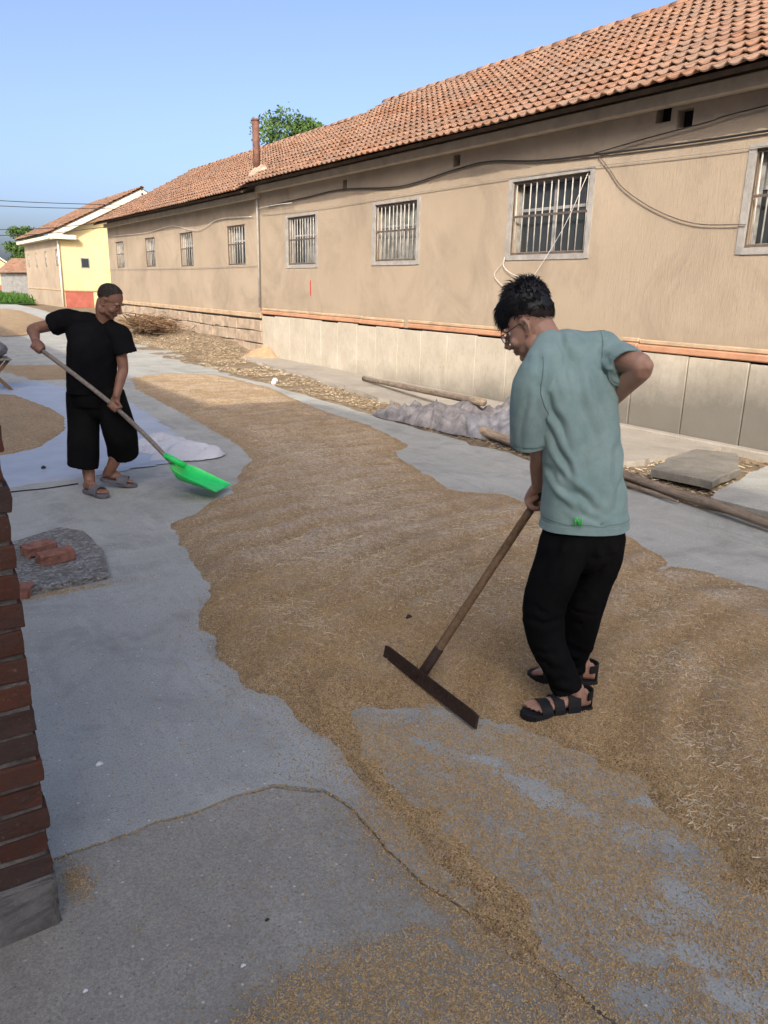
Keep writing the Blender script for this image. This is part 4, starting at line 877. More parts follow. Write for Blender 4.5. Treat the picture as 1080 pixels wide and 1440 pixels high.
# far greenery
gx = RNG.uniform(5.6, 9.5, 5200); gy = RNG.uniform(46, 74, 5200); k = (gx > 5.75+(gy-46)*.11) & (gx < 7.6+(gy-46)*.10)
flakes('grass', np.stack([gx[k], gy[k], terr(gy[k])+.08], -1), .34, .05, MAT['grass'], 'green grass strip beside the far street', 'grass', zr=1.4)
V, Fq = grid_mesh(np.linspace(0, 1, 3), np.linspace(46, 74, 8), lambda X, Y: terr(Y)+.01); V[:, 0] = 5.8+(V[:, 1]-46)*.11+V[:, 0]*1.9
tag(mesh_np('grass_bank', V, Fq, MAT['grass']), kind='structure')
def tree(base, h, cr, label, seed, n=5200, leaf=.16, squash=1.0):
    r = np.random.default_rng(seed); b = np.array(base, float); T = empty('tree', base, label, 'tree')
    m = MB(); m.tube(catmull([b, b+(.1, .05, h*.35), b+(-.05, .1, h*.6), b+(.05, 0, h*.85)], 4), list(np.linspace(.2, .05, 13)), 8)
    ce = []
    for i in range(16):
        a = r.uniform(0, 6.28); q = r.uniform(.1, .85); zz = r.uniform(.45, .97)
        c = b+np.array([math.cos(a)*cr*q*(1.1-.5*zz), math.sin(a)*cr*q*(1.1-.5*zz), h*zz]); ce.append((c, r.uniform(.28, .5)*cr))
        s = b+np.array([0, 0, h*max(.25, zz-.3)]); m.tube([s, (s+c)/2+(0, 0, .1), c], [.06, .04, .015], 5)
    m.build('trunk', MAT['bark'], T, True)
    P = []
    for c, q in ce:
        d = r.normal(size=(n//16, 3)); d /= np.linalg.norm(d, axis=1)[:, None]; rr = q*r.uniform(.35, 1.05, (len(d), 1))
        P.append(c+d*rr*np.array([1, 1, .75])*(1+.35*fbm(d*2.2+c, seed)[:, None]))
    P = np.concatenate(P); N_ = r.normal(size=P.shape); N_[:, 2] += .6; N_ /= np.linalg.norm(N_, axis=1)[:, None]
    t = np.cross(N_, r.normal(size=P.shape)); t /= np.linalg.norm(t, axis=1)[:, None]; u = np.cross(N_, t); L = leaf*r.uniform(.6, 1.3, (len(P), 1))
    V = np.stack([P-t*L, P+u*L*.45+N_*L*.12, P+t*L, P-u*L*.45+N_*L*.12], 1).reshape(-1, 3)
    mesh_np('crown', V, np.arange(len(V)).reshape(-1, 4), MAT['leaf'], T)
tree((15.7, 29.1, 0), 7.9, 2.6, 'leafy green tree rising behind the tiled roof by the stovepipe', 5, 30000, .085)
tree((11.9, 75, .4), 5.6, 1.7, 'small dark green tree far behind the grey shed', 6, 9000, .12)

# ================================================================== the wheat spread out to dry
def patch_sum(P):
    neg = np.zeros(len(P)); pos = np.zeros(len(P))
    fn = .35*fbm(P*14, 31)
    for cx, cy, ax, ay, bx, by, w in GRAIN_PATCH:
        A = np.array([[ax, bx], [ay, by]]); q = np.linalg.solve(A, (P-np.array([cx, cy])).T).T
        r = np.linalg.norm(q, axis=1)+fn; e = w*(1-sstep(.55, 1.35, r)); pos = np.maximum(pos, e); neg = np.minimum(neg, e)
    return pos, neg
def streak(P): return fbm(np.stack([P[:, 0]*9+P[:, 1]*2, P[:, 1]*2.2-P[:, 0]*1.5], -1), 45, 3)
def grain_density(P):
    s = sdist(P, GRAIN_MAIN)+.035*fbm(P*5, 41)+.02*fbm(P*17, 42)
    s = s-.16*sstep(-.12, .12, sdist(P, GRAIN_SPARSE))*np.maximum(0, streak(P)+.25+.4*fbm(P*9, 46))
    rr_ = np.hypot(P[:, 0], P[:, 1]); nm = sstep(3.1, 2.5, rr_)*sstep(1.12, 1.35, P[:, 0]); s = s+nm*(.13*fbm(P*4, 47)+.10*streak(P))
    near = 1-sstep(2.3, 3.4, rr_)
    d = sstep(-.01, .05, s)
    s2 = sdist(P, GRAIN_SPARSE)+.10*fbm(P*4, 43)+.03*fbm(P*15, 44)
    pos, neg = patch_sum(P)
    sp = sstep(-.10, .10, s2)*np.clip(.98+.40*streak(P)+.35*fbm(P*11, 48)+.3*fbm(P*40, 49, 2), .12, 1)
    sp = np.clip(sp+pos*sstep(-.1, .05, s2)+neg, .03*sstep(-.15, .05, s2), 1)
    d = np.clip(d+neg*.8*near*sstep(.2, .0, s), 0, 1) if False else d
    return np.maximum(d, sp), s
def rake(P):
    w = P+.10*np.stack([fbm(P*1.4, 51), fbm(P*1.4+5, 52)], -1); r = np.hypot(w[:, 0]-3.6, w[:, 1]+.6)
    return np.sin(2*math.pi*r/.31+2.5*fbm(P*1.1, 53)+.9*fbm(P*5, 56))
def bed_h(P):
    d, s = grain_density(P); q = np.maximum(s, 0)
    rip = rake(P)
    mound = np.exp(-((P[:, 0]-1.5)**2+(P[:, 1]-2.75)**2)/.16)
    bank = .035*np.exp(-((q-.22)/.16)**2)*sstep(5.2, 4.0, P[:, 1])*sstep(2.2, 2.6, P[:, 1])*sstep(2.6, 1.9, P[:, 0])
    h = (1-np.exp(-q/.10))*(.022+.026*rip*(.6+.7*fbm(P*.9, 53))+.018*fbm(P*2.6, 54)+.010*fbm(P*9, 55)+bank+.03*mound+.012)
    ey = np.maximum(0, np.abs(P[:, 1]-2.28)-.34); h = h*(1-.85*np.exp(-((P[:, 0]-1.66)**2+ey**2)/.018))   # scraped thin by the rake board
    return np.where(s > -.02, h-.004, -.02)
st = .03
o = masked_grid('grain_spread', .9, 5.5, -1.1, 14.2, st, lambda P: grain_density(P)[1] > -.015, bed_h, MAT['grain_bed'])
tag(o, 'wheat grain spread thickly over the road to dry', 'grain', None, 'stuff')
vv = np.empty(len(o.data.vertices)*3, np.float32); o.data.vertices.foreach_get('co', vv); vv = vv.reshape(-1, 3)[:, :2].astype(float)
spot = np.zeros(len(vv))
for cx, cy, ax, ay, bx, by, w in STRAW_SPOTS:
    q = np.linalg.solve(np.array([[ax, bx], [ay, by]]), (vv-np.array([cx, cy])).T).T; spot = np.maximum(spot, w*np.exp(-(q**2).sum(1)*.8))
ch = np.clip(.25+.75*spot+.75*rake(vv)*(.6+.5*fbm(vv*.9, 53))+.5*fbm(vv*3, 58), 0, 1)*sstep(.02, .25, sdist(vv, GRAIN_MAIN))  # chaff at straw spots; furrow crests painted paler, troughs darker, as if lit
ca = o.data.attributes.new('chaff_furrow_light', 'FLOAT', 'POINT'); ca.data.foreach_set('value', ch.astype(np.float32))
def kernels(P, z, scale, name, label):
    n = len(P); a = RNG.uniform(0, 2*math.pi, n); t = RNG.normal(0, .22, n); L = .0034*scale*RNG.uniform(.85, 1.15, n); w = .0017*scale*RNG.uniform(.85, 1.15, n)
    d = np.stack([np.cos(a)*np.cos(t), np.sin(a)*np.cos(t), np.sin(t)], -1); s = np.stack([-np.sin(a), np.cos(a), 0*a], -1); u = np.cross(d, s)
    C_ = np.concatenate([P, z[:, None]], 1); C_[:, 2] += w*.8+np.abs(np.sin(t))*L*.6
    d *= L[:, None]; s *= w[:, None]; u *= (w*.9)[:, None]; f = .25
    V = np.stack([C_-d, C_+d, C_+s+d*f*.3, C_+u, C_-s-d*f*.3, C_-u], 1).reshape(-1, 3); b = (np.arange(n)*6)[:, None]
    F_ = np.concatenate([b+np.array([[0, i, j]]) for i, j in ((3, 2), (4, 3), (5, 4), (2, 5))]+[b+np.array([[1, i, j]]) for i, j in ((2, 3), (3, 4), (4, 5), (5, 2))])
    o = mesh_np(name, V, F_, MAT['kernel'], None, True); return tag(o, label, 'grain', None, 'stuff')
def sample(n, x0, x1, y0, y1, dens):
    P = np.stack([RNG.uniform(x0, x1, n), RNG.uniform(y0, y1, n)], -1); d = np.hypot(P[:, 0], P[:, 1]); az = np.arctan2(P[:, 0], P[:, 1])
    P = P[(az > rad(2)) & (az < rad(68)) & (d > 1.1)]; g, s = grain_density(P); r = np.hypot(P[:, 0], P[:, 1])
    halo = .16*np.exp(-np.maximum(-s, 0)/.06)+.016*np.exp(-np.maximum(-s, 0)/.35)+.0025+.03*np.exp(-np.maximum(-sdist(P, GRAIN_SPARSE), 0)/.18)
    p = np.maximum(g, halo)*dens(r); k = RNG.uniform(0, 1, len(P)) < p; return P[k], s[k]
P, s = sample(520000, .35, 3.6, .6, 3.8, lambda r: np.clip((2.5/np.maximum(r, 1.3))**2.4, 0, 1))
zk = np.where(s > 0, np.maximum(bed_h(P), 0), 0.); zk += np.where(sdist(P, np.array(off+[(-3.2, -8)])) > 0, -.004, 0)
kernels(P, zk, 1.18, 'grain_kernels', 'loose wheat kernels scattered over the near concrete')
P, s = sample(260000, .5, 5.0, 2.6, 8.0, lambda r: np.clip(1.0*(3.4/np.maximum(r, 3.4))**2, 0, 1)*.45)
kernels(P, np.where(s > 0, np.maximum(bed_h(P), 0), 0.), 1.3, 'grain_kernels', 'loose wheat kernels on the thick wheat bed and its ragged edge')
# straw stalks in the grain
S = []
for cx, cy, ax, ay, bx, by, w in STRAW_SPOTS:
    n = int(min(1300*w, 5200*w*abs(ax*by-ay*bx)+60)); q = RNG.normal(0, .55, (n, 2)); S.append(np.array([cx, cy])+q[:, :1]*np.array([ax, ay])+q[:, 1:]*np.array([bx, by]))
q = RNG.uniform(0, 1, (2600, 2))*np.array([4.2, 9])+np.array([1, .8]); S.append(q)
S = np.concatenate(S); g, s = grain_density(S); S = S[(g > .5) & (s > .03)]
flakes('straw_stalks', np.concatenate([S, bed_h(S)[:, None]], 1), .024, .0034, MAT['straw'], 'short pale straw stalks strewn over the wheat', 'straw', zr=.12, lift=.003)
q = S[RNG.uniform(0, 1, len(S)) < .05]; flakes('straw_stalks', np.concatenate([q, bed_h(q)[:, None]], 1), .085, .003, MAT['straw'], 'longer pale straw stalks lying on the wheat', 'straw', zr=.08, lift=.004)
# grit in the crack and along the slab edge
cp = np.array(crack); cp = cp[(cp[:, 0] > .15) & (cp[:, 1] > 1.2)]
P = cp[RNG.integers(0, len(cp), 1500)]+RNG.normal(0, .008, (1500, 2)); P[:400] = RNG.normal(0, 1, (400, 2))*np.array([.022, .05])+np.array([.27, 1.93])
kernels(P, np.full(len(P), -.004), 1.15, 'grain_kernels', 'wheat kernels caught in the crack of the concrete')
P = RNG.normal(0, 1, (600, 2))*np.array([.22, .018])+np.array([.62, 4.13]); kernels(P, np.full(len(P), .0), 1.5, 'grain_kernels', 'wheat kernels gathered along the edge of the rough slab')
# specks: stones, droppings, one dark clod
for (x, y, r, mt, lab, cat) in [(.455, 2.44, .012, 'white_bit', 'white pebble lying on the bare concrete above the crack', 'pebble'), (.55, 1.42, .007, 'white_bit', 'small white chip on the tan near slab', 'pebble'), (.21, 1.55, .006, 'white_bit', 'tiny white chip on the tan near slab by the pier', 'pebble'), (2.02, 2.83, .016, 'hair_grey', 'small dark clod on the wheat beside the rake', 'clod'), (.66, 1.52, .006, 'hair_grey', 'small black dropping on the tan near slab', 'pebble'), (1.10, 7.1, .02, 'hair_grey', 'dark scrap lying on the pale blue sheet', 'scrap')]:
    z0 = max(0, float(bed_h(np.array([[x, y]]))[0])) if x > 1.5 else (.02 if y > 6.5 else 0)
    lumpy(lab.split()[1] if False else cat, [(x-r, y, z0+r*.3), (x, y+r*.3, z0+r*.5), (x+r, y, z0+r*.3)], [r*.3, r*.75, r*.25], MAT[mt], lab, cat, int(x*100), .3, 8, 3)

# ================================================================== PEOPLE
A3 = lambda q: np.array(q, float)
def unit(v): v = A3(v); return v/(np.linalg.norm(v)+1e-12)
def limb(mb, pts, rads, k=6, n=14, up=None):
    P = catmull(pts, k); t = np.linspace(0, 1, len(P)); tr = np.linspace(0, 1, len(rads)); ra = np.array([r if hasattr(r, '__len__') else (r, r) for r in rads], float)
    R = np.stack([np.interp(t, tr, ra[:, 0]), np.interp(t, tr, ra[:, 1])], -1); R = rings_along(P, [tuple(q) for q in R], n, up)
    c0 = P[0]+(P[0]-P[1])*.0; mb.loft(R); mb.ell(P[0], (R_ := (ra[0].min()*.98,)*3), 12, 8); mb.ell(P[-1], (ra[-1].min()*.98,)*3, 12, 8)
def open_loft(mb, C, Rr, U, Vv, k=6, n=28, inset=.02, hem=True, sq=2.0):
    """body garment: stacked rings (centre, half width along U, half depth along V); lower end is a hem turned inwards"""
    C = catmull(C, k); t = np.linspace(0, 1, len(C)); q = np.array(Rr, float); tt = np.linspace(0, 1, len(q))
    a = np.interp(t, tt, q[:, 0]); b = np.interp(t, tt, q[:, 1]); th = np.linspace(0, 2*math.pi, n, endpoint=False)
    cs = np.sign(np.cos(th))*np.abs(np.cos(th))**(2/sq); sn = np.sign(np.sin(th))*np.abs(np.sin(th))**(2/sq)
    R = [C[i]+np.outer(cs*a[i], U)+np.outer(sn*b[i], Vv) for i in range(len(C))]
    if hem:
        d = unit(C[-1]-C[-2]); R += [C[-1]-d*.0+np.outer(cs*(a[-1]-.012), U)+np.outer(sn*(b[-1]-.012), Vv), C[-1]-d*.05+np.outer(cs*(a[-1]-.02), U)+np.outer(sn*(b[-1]-.02), Vv)]
    mb.loft(np.array(R))
def sleeve(mb, pts, rads, k=6, n=20, up=None):
    P = catmull(pts, k); ra = np.array([r if hasattr(r, '__len__') else (r, r) for r in rads], float); t = np.linspace(0, 1, len(P)); tr = np.linspace(0, 1, len(ra))
    R = np.stack([np.interp(t, tr, ra[:, 0]), np.interp(t, tr, ra[:, 1])], -1); d = unit(P[-1]-P[-2])
    rr = list(rings_along(P, [tuple(q) for q in R], n, up)); c = P[-1]; e = rr[-1]
    rr.append(c+(e-c)*.84); rr.append(c-d*.03+(e-c)*.78); mb.loft(np.array(rr))
def folds(me, F, sc=1.0):
    """soft cloth folds: each (A, B, width, depth) presses a valley with raised lips along a segment"""
    V, Nn = get_vn(me); D = np.zeros(len(V))
    for A, B, w, amp in F:
        A, B = A3(A), A3(B); ab = B-A; L = np.linalg.norm(ab); t = ((V-A)@ab)/(L*L); p = A+np.clip(t, 0, 1)[:, None]*ab
        wob = .25*w*np.sin(t*9+A[0]*40); side = unit(np.cross(ab, np.array([.74, .67, 0]))); x = (V-p)@side+wob; r = np.linalg.norm(V-p-np.outer((V-p)@side, side), axis=1)
        fall = np.clip(1-np.abs(t-.5)*1.25, 0, 1)**.7*np.exp(-(r/.09)**2); y = x/w
        D += amp*fall*(-np.exp(-y*y*1.6)+.75*np.exp(-(np.abs(y)-1.6)**2*1.4))
    D *= 1-sstep(.45, .8, np.maximum(0, -Nn[:, 2]))
    set_v(me, V+Nn*D[:, None]*sc)
def wrinkle(me, axis, scale, amp, seed, stretch=.25):
    V, Nn = get_vn(me); ax = unit(axis); al = V@ax; w = V-np.outer(al, ax)*(1-stretch)
    k = 1-sstep(.4, .75, np.maximum(0, -Nn[:, 2]))
    set_v(me, V+Nn*(k*((1-2*np.abs(fbm(w*scale, seed, 2)))*amp+fbm(V*scale*.6, seed+4)*amp*.8))[:, None])
def grip(mb, wrist, c, axis, Rs, side=1, size=1.0, flip=1):
    """a hand closed round a shaft: palm, four curled fingers of unequal length, thumb closing from the other side"""
    c = A3(c); ax = unit(axis)*flip; e1 = A3(wrist)-c; e1 = unit(e1-ax*(e1@ax)); e2 = np.cross(ax, e1)*side
    rf = .0088*size; Rf = Rs+rf*.9
    at = lambda deg, r, k: c+ax*k+(e1*math.cos(rad(deg))+e2*math.sin(rad(deg)))*r
    offs = (.031, .0105, -.0105, -.031); ends = (285, 300, 295, 270); rr = (1.0, 1.06, 1.0, .86)
    for o_, e_, q in zip(offs, ends, rr):
        an = np.linspace(62, e_, 9); bulge = [1+.22*math.exp(-((a-105)/18)**2)+.15*math.exp(-((a-190)/18)**2) for a in an]
        limb(mb, [at(a, Rf*b, o_*size*(1-.08*i/8)) for i, (a, b) in enumerate(zip(an, bulge))], [rf*q*1.12]*4+[rf*q]*3+[rf*q*.85], 2, 10)
    kn = at(70, Rs+.016, 0); R = rings_along(catmull([A3(wrist), A3(wrist)*.45+kn*.55+e2*.006, kn, at(100, Rs+.012, 0)], 4), [(1, 1)]*13, 16)
    P = catmull([A3(wrist), A3(wrist)*.45+kn*.55+e2*.008, kn, at(100, Rs+.012, 0)], 4); wd = np.interp(np.linspace(0, 1, len(P)), [0, .4, .8, 1], [.027, .038, .043, .040])*size; tk = np.interp(np.linspace(0, 1, len(P)), [0, .5, 1], [.021, .017, .012])*size
    T = np.gradient(P, axis=0); th = np.linspace(0, 2*math.pi, 16, endpoint=False); rg = []
    for i in range(len(P)):
        tt = unit(T[i]); u = unit(ax-tt*(ax@tt)); v = np.cross(tt, u); rg.append(P[i]+np.outer(np.cos(th)*wd[i], u)+np.outer(np.sin(th)*tk[i], v))
    mb.loft(np.array(rg))
    limb(mb, [A3(wrist)*.55+c*.45+ax*.022*size, at(18, Rs+.020, .034*size), at(-35, Rs+.012, .040*size), at(-85, Rs+.011, .030*size), at(-120, Rs+.010, .022*size)], [.015*size, .0135*size, .0115*size, .0105*size, .009*size], 3, 10)
def foot(mb, heel, toe, z, h_ank, ankle, side, pitch_=0., L=.245):
    """bare foot: heel, instep, ball and five toes; side=+1 when the big toe lies to the left of the walking direction"""
    d = A3(toe)-A3(heel); d[2] = 0; d = unit(d); s = np.cross((0, 0, 1), d); up = A3((0, 0, 1))
    if pitch_: q = Matrix.Rotation(pitch_, 3, Vector(s)); d = np.array(q @ Vector(d)); up = np.cross(d, s)
    H = A3(heel); H = np.array([H[0], H[1], z])
    ps = [(.0, .024, .028, .030), (.05, .030, .036, .036), (.30, .032, .034, .034), (.55, .037, .024, .026), (.75, .042, .017, .018), (.84, .036, .012, .013)]
    rg = []; th = np.linspace(0, 2*math.pi, 14, endpoint=False)
    for t, w, hh, zc in ps: rg.append(H+d*t*L+up*zc+np.outer(np.cos(th)*w, s)+np.outer(np.sin(th)*hh, up))
    mb.loft(np.array(rg))
    limb(mb, [A3(ankle), H+d*.24*L+up*.075, H+d*.22*L+up*.035], [.036, .034, .032], 4, 12)
    limb(mb, [A3(ankle)*.4+(H+d*.24*L+up*.075)*.6, H+d*.45*L+up*.045, H+d*.7*L+up*.02], [.030, .026, .016], 4, 12)
    for i in range(5):
        o_ = (.030-.0155*i)*side; l = (1.0, .985, .95, .90, .84)[i]; r = (.0125, .0095, .009, .0085, .008)[i]
        limb(mb, [H+d*.74*L+s*o_*.95+up*.016, H+d*(l-.1)*L+s*o_+up*.016, H+d*l*L+s*o_+up*.011], [r, r*1.02, r*.9], 3, 8)
    return H, d, s, up
def frame(fwd, upv=(0, 0, 1)):
    f = unit(fwd); r = unit(np.cross(f, upv)); u = np.cross(r, f); return np.stack([r, f, u], 1)   # columns: right, forward, up
HEAD_E = [((0, -.012, .034), (.0745, .096, .083)), ((0, .022, -.020), (.064, .071, .088)), ((0, -.03, -.04), (.058, .06, .06)), ((0, -.035, -.075), (.053, .053, .07))]
def skull_r(D):
    """distance from the skull centre to the scalp along D"""
    o = np.array([0, -.012, .034]); r = np.zeros(D.shape[:-1])
    for c, q in HEAD_E:
        q = np.array(q); p = (o-np.array(c))/q; d = D/q; a = (d*d).sum(-1); b = (d*p).sum(-1); cc = (p*p).sum()-1; disc = b*b-a*cc
        r = np.maximum(r, np.where(disc > 0, (-b+np.sqrt(np.maximum(disc, 0)))/a, 0))
    return r
def head(mb, c, Rm, k=1.0):
    L = lambda p: A3(c)+Rm@(A3(p)*k)
    E = lambda p, r, n=18, m=14: mb.ell(L(p), A3(r)*k, n, m, Rm)
    E((0, -.012, .034), (.0745, .096, .083), 24, 18); E((0, .022, -.020), (.064, .071, .088), 22, 16)
    E((0, .030, -.072), (.052, .052, .040)); E((0, .068, -.098), (.022, .020, .017)); E((0, -.03, -.04), (.058, .06, .06))
    for s in (-1, 1):
        E((s*.036, .062, -.036), (.026, .024, .024)); E((s*.030, .083, .021), (.026, .011, .009)); E((s*.012, .097, -.041), (.0085, .012, .008)); E((s*.056, .0, -.075), (.014, .03, .03))
        a = L((s*.0755, -.012, -.006)); Er = Rm@np.array(Matrix.Rotation(s*.35, 3, 'Z'))@np.array(Matrix.Rotation(-.15, 3, 'X')); mb.ell(a, A3((.009, .0165, .027))*k, 14, 10, Er)
        P = [a+Er@(A3((s*.006, .005-.017*math.cos(t), .028*math.sin(t)))*k) for t in np.linspace(-1.6, 2.4, 12)]; mb.tube(P, [.0045*k]*12, 8)
        mb.ell(L((s*.074, .0, -.036)), A3((.008, .010, .010))*k, 10, 8, Rm)
    mb.tube([L((0, .088, .016)), L((0, .104, -.008)), L((0, .117, -.030)), L((0, .103, -.043))], [.0085*k, .0095*k, .0125*k, .009*k], 10)
    E((0, .090, -.063), (.021, .011, .0058)); E((0, .087, -.073), (.018, .011, .0068)); E((0, .082, -.052), (.018, .012, .012))
def press_eyes(me, c, Rm, k=1.0):
    V, Nn = get_vn(me)
    for s in (-1, 1):
        p = A3(c)+Rm@(A3((s*.031, .086, .002))*k); d = np.linalg.norm((V-p)@Rm*np.array([.8, .5, 1.25]), axis=1); V = V-(Rm@np.array([0, 1, 0]))*(.0095*k*np.exp(-(d/(.013*k))**2))[:, None]
        p = A3(c)+Rm@(A3((s*.083, -.006, -.004))*k); d = np.linalg.norm((V-p)@Rm*np.array([1, 1, .7]), axis=1); V = V-(Rm@np.array([s, 0, 0]))*(.006*k*np.exp(-(d/(.010*k))**2))[:, None]
    q = (V-A3(c))@Rm/k; m_ = (np.abs(q[:, 2]+.0675) < .006)&(q[:, 1] > .07)&(np.abs(q[:, 0]) < .024)
    V[m_] -= (Rm@np.array([0, 1, 0]))*(.0035*k*np.exp(-((q[m_, 2]+.0675)/.0022)**2))[:, None]; set_v(me, V)
def eyes(parent, c, Rm, k=1.0, ins=0.):
    for s in (-1, 1):
        L = lambda p: A3(c)+Rm@(A3(p)*k)
        e = MB(); e.ell(L((s*.031, .0665-ins, .001)), A3((.0120,)*3)*k, 14, 10, Rm); eo = e.build('eye', MAT['eye_white'], parent, True)
        e = MB(); e.ell(L((s*.031, .0745-ins, -.003)), A3((.0055, .0045, .0055))*k, 10, 8, Rm); e.build('iris', MAT['hair_black'], eo, True)
        b = MB(); b.tube([L((s*.012, .094, .021)), L((s*.030, .093, .0265)), L((s*.050, .080, .022))], [.0022*k, .0036*k, .0018*k], 6); b.build('eyebrow', MAT['hair_black'], parent, True)
def strands(P, D, L, w, bend, name, mat, parent):
    n = len(P); D = D/np.linalg.norm(D, axis=1)[:, None]; s = np.cross(D, RNG.normal(size=D.shape)); s /= np.linalg.norm(s, axis=1)[:, None]; u = np.cross(D, s); V = []; a = np.array([0, 2.094, 4.189])
    for t, r in ((0, 1.), (.55, .75), (1., .08)):
        c = P+D*(L*t)[:, None]+bend*(L*t*t)[:, None]
        for q in a: V.append(c+(s*math.cos(q)+u*math.sin(q))*(w*r)[:, None])
    V = np.stack(V, 1).reshape(-1, 3); b = (np.arange(n)*9)[:, None]; F_ = np.concatenate([b+np.array([[k*3+i, k*3+(i+1) % 3, k*3+3+(i+1) % 3, k*3+3+i]]) for k in (0, 1) for i in range(3)])
    return mesh_np(name, V, F_, mat, parent, True)
def sole(heel, d, s, up, L, w, z0, z1, name, mat, parent, lip=.0):
    ts_ = np.linspace(-.05, 1.06, 22); wd = np.interp(ts_, [-.05, 0, .12, .4, .72, .9, 1.03, 1.06], [.35, .62, .78, .72, 1., .92, .5, .25])*w; H = A3(heel)
    Lf = [H+d*t*L+s*v for t, v in zip(ts_, wd)]; Rg = [H+d*t*L-s*v for t, v in zip(ts_, wd)][::-1]; out = np.array(Lf+Rg); c = out.mean(0)
    rg = []
    for z, k in ((z0, .94), (z0+(z1-z0)*.25, 1.0), (z1-(z1-z0)*.15, 1.0), (z1, .97)): rg.append(c+(out-c)*k+up*z)
    m = MB(); m.loft(np.array(rg)); return m.build(name, mat, parent)
def strap(H, d, s, up, t, w, hgt, wid, thick, name, mat, parent, z0=.0, tilt=0., n=14):
    """band over the foot at length t: an arch from one side of the sole to the other"""
    m = MB(); R = []; th = np.linspace(0, math.pi, n)
    for a in th:
        c = A3(H)+d*(t+tilt*math.cos(a)*.25)+s*math.cos(a)*w+up*(z0+hgt*math.sin(a)**.8); o_ = s*math.cos(a)*.7+up*math.sin(a)
        o_ = unit(o_); R.append([c-d*wid/2, c+d*wid/2, c+d*wid/2+o_*thick, c-d*wid/2+o_*thick])
    m.loft(np.array(R)); return m.build(name, mat, parent, False, bevel=0)
def person(name, base, label): return empty(name, base, label, 'person')

# ------------------------------------------------------------------ young man pulling the rake
Y = {k: (A3(v) if not isinstance(v, list) else [A3(q) for q in v]) for k, v in YOUNG.items()}
v_, r_ = Y['v'], Y['r']; U3 = A3((0, 0, 1)); th = rad(33)
Rt = r_*math.cos(th)+v_*math.sin(th); Fd = v_*math.cos(th)-r_*math.sin(th)
PY = person('person', (2.15, 1.97, 0), 'man in a pale teal t-shirt and black trousers bending over a wooden rake')
shaft_dir = unit(Y['shaft'][1]-Y['shaft'][0]); handL = Y['shaft'][1]; handR = handL+shaft_dir*.36
hc = Y['head']+A3((0, 0, .0)); hp = rad(30); hf = unit(-r_*.97+v_*.24); HR = frame(hf*math.cos(hp)-U3*math.sin(hp))
HR = HR@np.array(Matrix.Rotation(rad(3), 3, 'Y'))
b = MB(); head(b, hc, HR, .98)
limb(b, [Y['torso'][1]-U3*.02, Y['neck'][1], hc+HR@A3((0, -.035, -.06))], [.066, .052, .053], 5, 16)
limb(b, [Y['torso'][1]-U3*.03, Y['torso'][2], Y['torso'][4], Y['pelvis']], [(.10, .08), (.13, .09), (.12, .085), (.13, .10)], 5, 16, Rt)
limb(b, [Y['shL'], Y['shL']*.5+Y['elL']*.5, Y['elL'], Y['elL']*.55+Y['wrL']*.45, Y['wrL']], [.047, .043, .038, .036, .026], 5, 16)
wrR = handR+unit(Y['elR']-handR)*.085
limb(b, [Y['shR'], Y['shR']*.5+Y['elR']*.5, Y['elR'], Y['elR']*.6+wrR*.4, wrR], [.048, .045, .040, .038, .027], 5, 16)
ebd = unit(2*Y['elR']-Y['shR']-wrR); b.ell(Y['elR']+ebd*.020, (.026,)*3, 12, 8)
grip(b, Y['wrL'], handL, shaft_dir, .0165, side=1, flip=-1); grip(b, wrR, handR, shaft_dir, .0165, side=-1, flip=-1)
limb(b, [Y['pelvis']-Rt*.07, *Y['legL'][1:]], [.08, .07, .055, .05, .04, .036], 4, 14); limb(b, [Y['pelvis']+Rt*.07, *Y['legR'][1:]], [.08, .07, .055, .05, .04, .036], 4, 14)
dL = unit(Y['footL'][1]-Y['footL'][0]); hL = Y['footL'][1]-dL*.265; hL[2] = 0
tR = Y['footR'][1]; dR = unit(-r_*.93-v_*.05); hR = tR-dR*.255; hR[2] = 0
FL = foot(b, hL, Y['footL'][1], .040, 0, Y['legL'][-1]+U3*.03, -1, L=.25); FR = foot(b, hR, tR, .040, 0, Y['legR'][-1]+U3*.03, 1, L=.25)
me = remesh(b, .0042, 4, .5); press_eyes(me, hc, HR, .98); body = link('body', me, MAT['skin_young'], PY, True)
eyes(PY, hc, HR, .98)
# t-shirt
b = MB(); open_loft(b, Y['torso'], [(.066, .060), (.135, .088), (.160, .112), (.152, .110), (.150, .108), (.160, .116), (.170, .128)], Rt, Fd, 6, 36, sq=2.3)
sleeve(b, Y['slL'], [.058, .066, .067, .070], up=Rt); sleeve(b, Y['slR'], [.060, .070, .070, .070], up=U3)
limb(b, [Y['torso'][0]+Rt*.03-U3*.012, Y['shR']*.55+Y['torso'][0]*.45-U3*.002, Y['shR']+U3*.01], [(.058, .060), (.060, .062), (.064, .066)], 5, 18); limb(b, [Y['torso'][0]-Rt*.03-U3*.012, Y['shL']*.5+Y['torso'][0]*.5+U3*.008, Y['shL']+U3*.004], [(.058, .060), (.060, .062), (.062, .064)], 5, 18)
limb(b, [Y['torso'][1], Y['torso'][2]+Rt*.03, Y['torso'][3]], [(.12, .085), (.15, .105), (.14, .10)], 4, 20, Rt)
me = remesh(b, .0062, 5, .5)
pt = lambda a, u, f: A3(a)+Rt*u+Fd*f
T = Y['torso']; bk = -.11
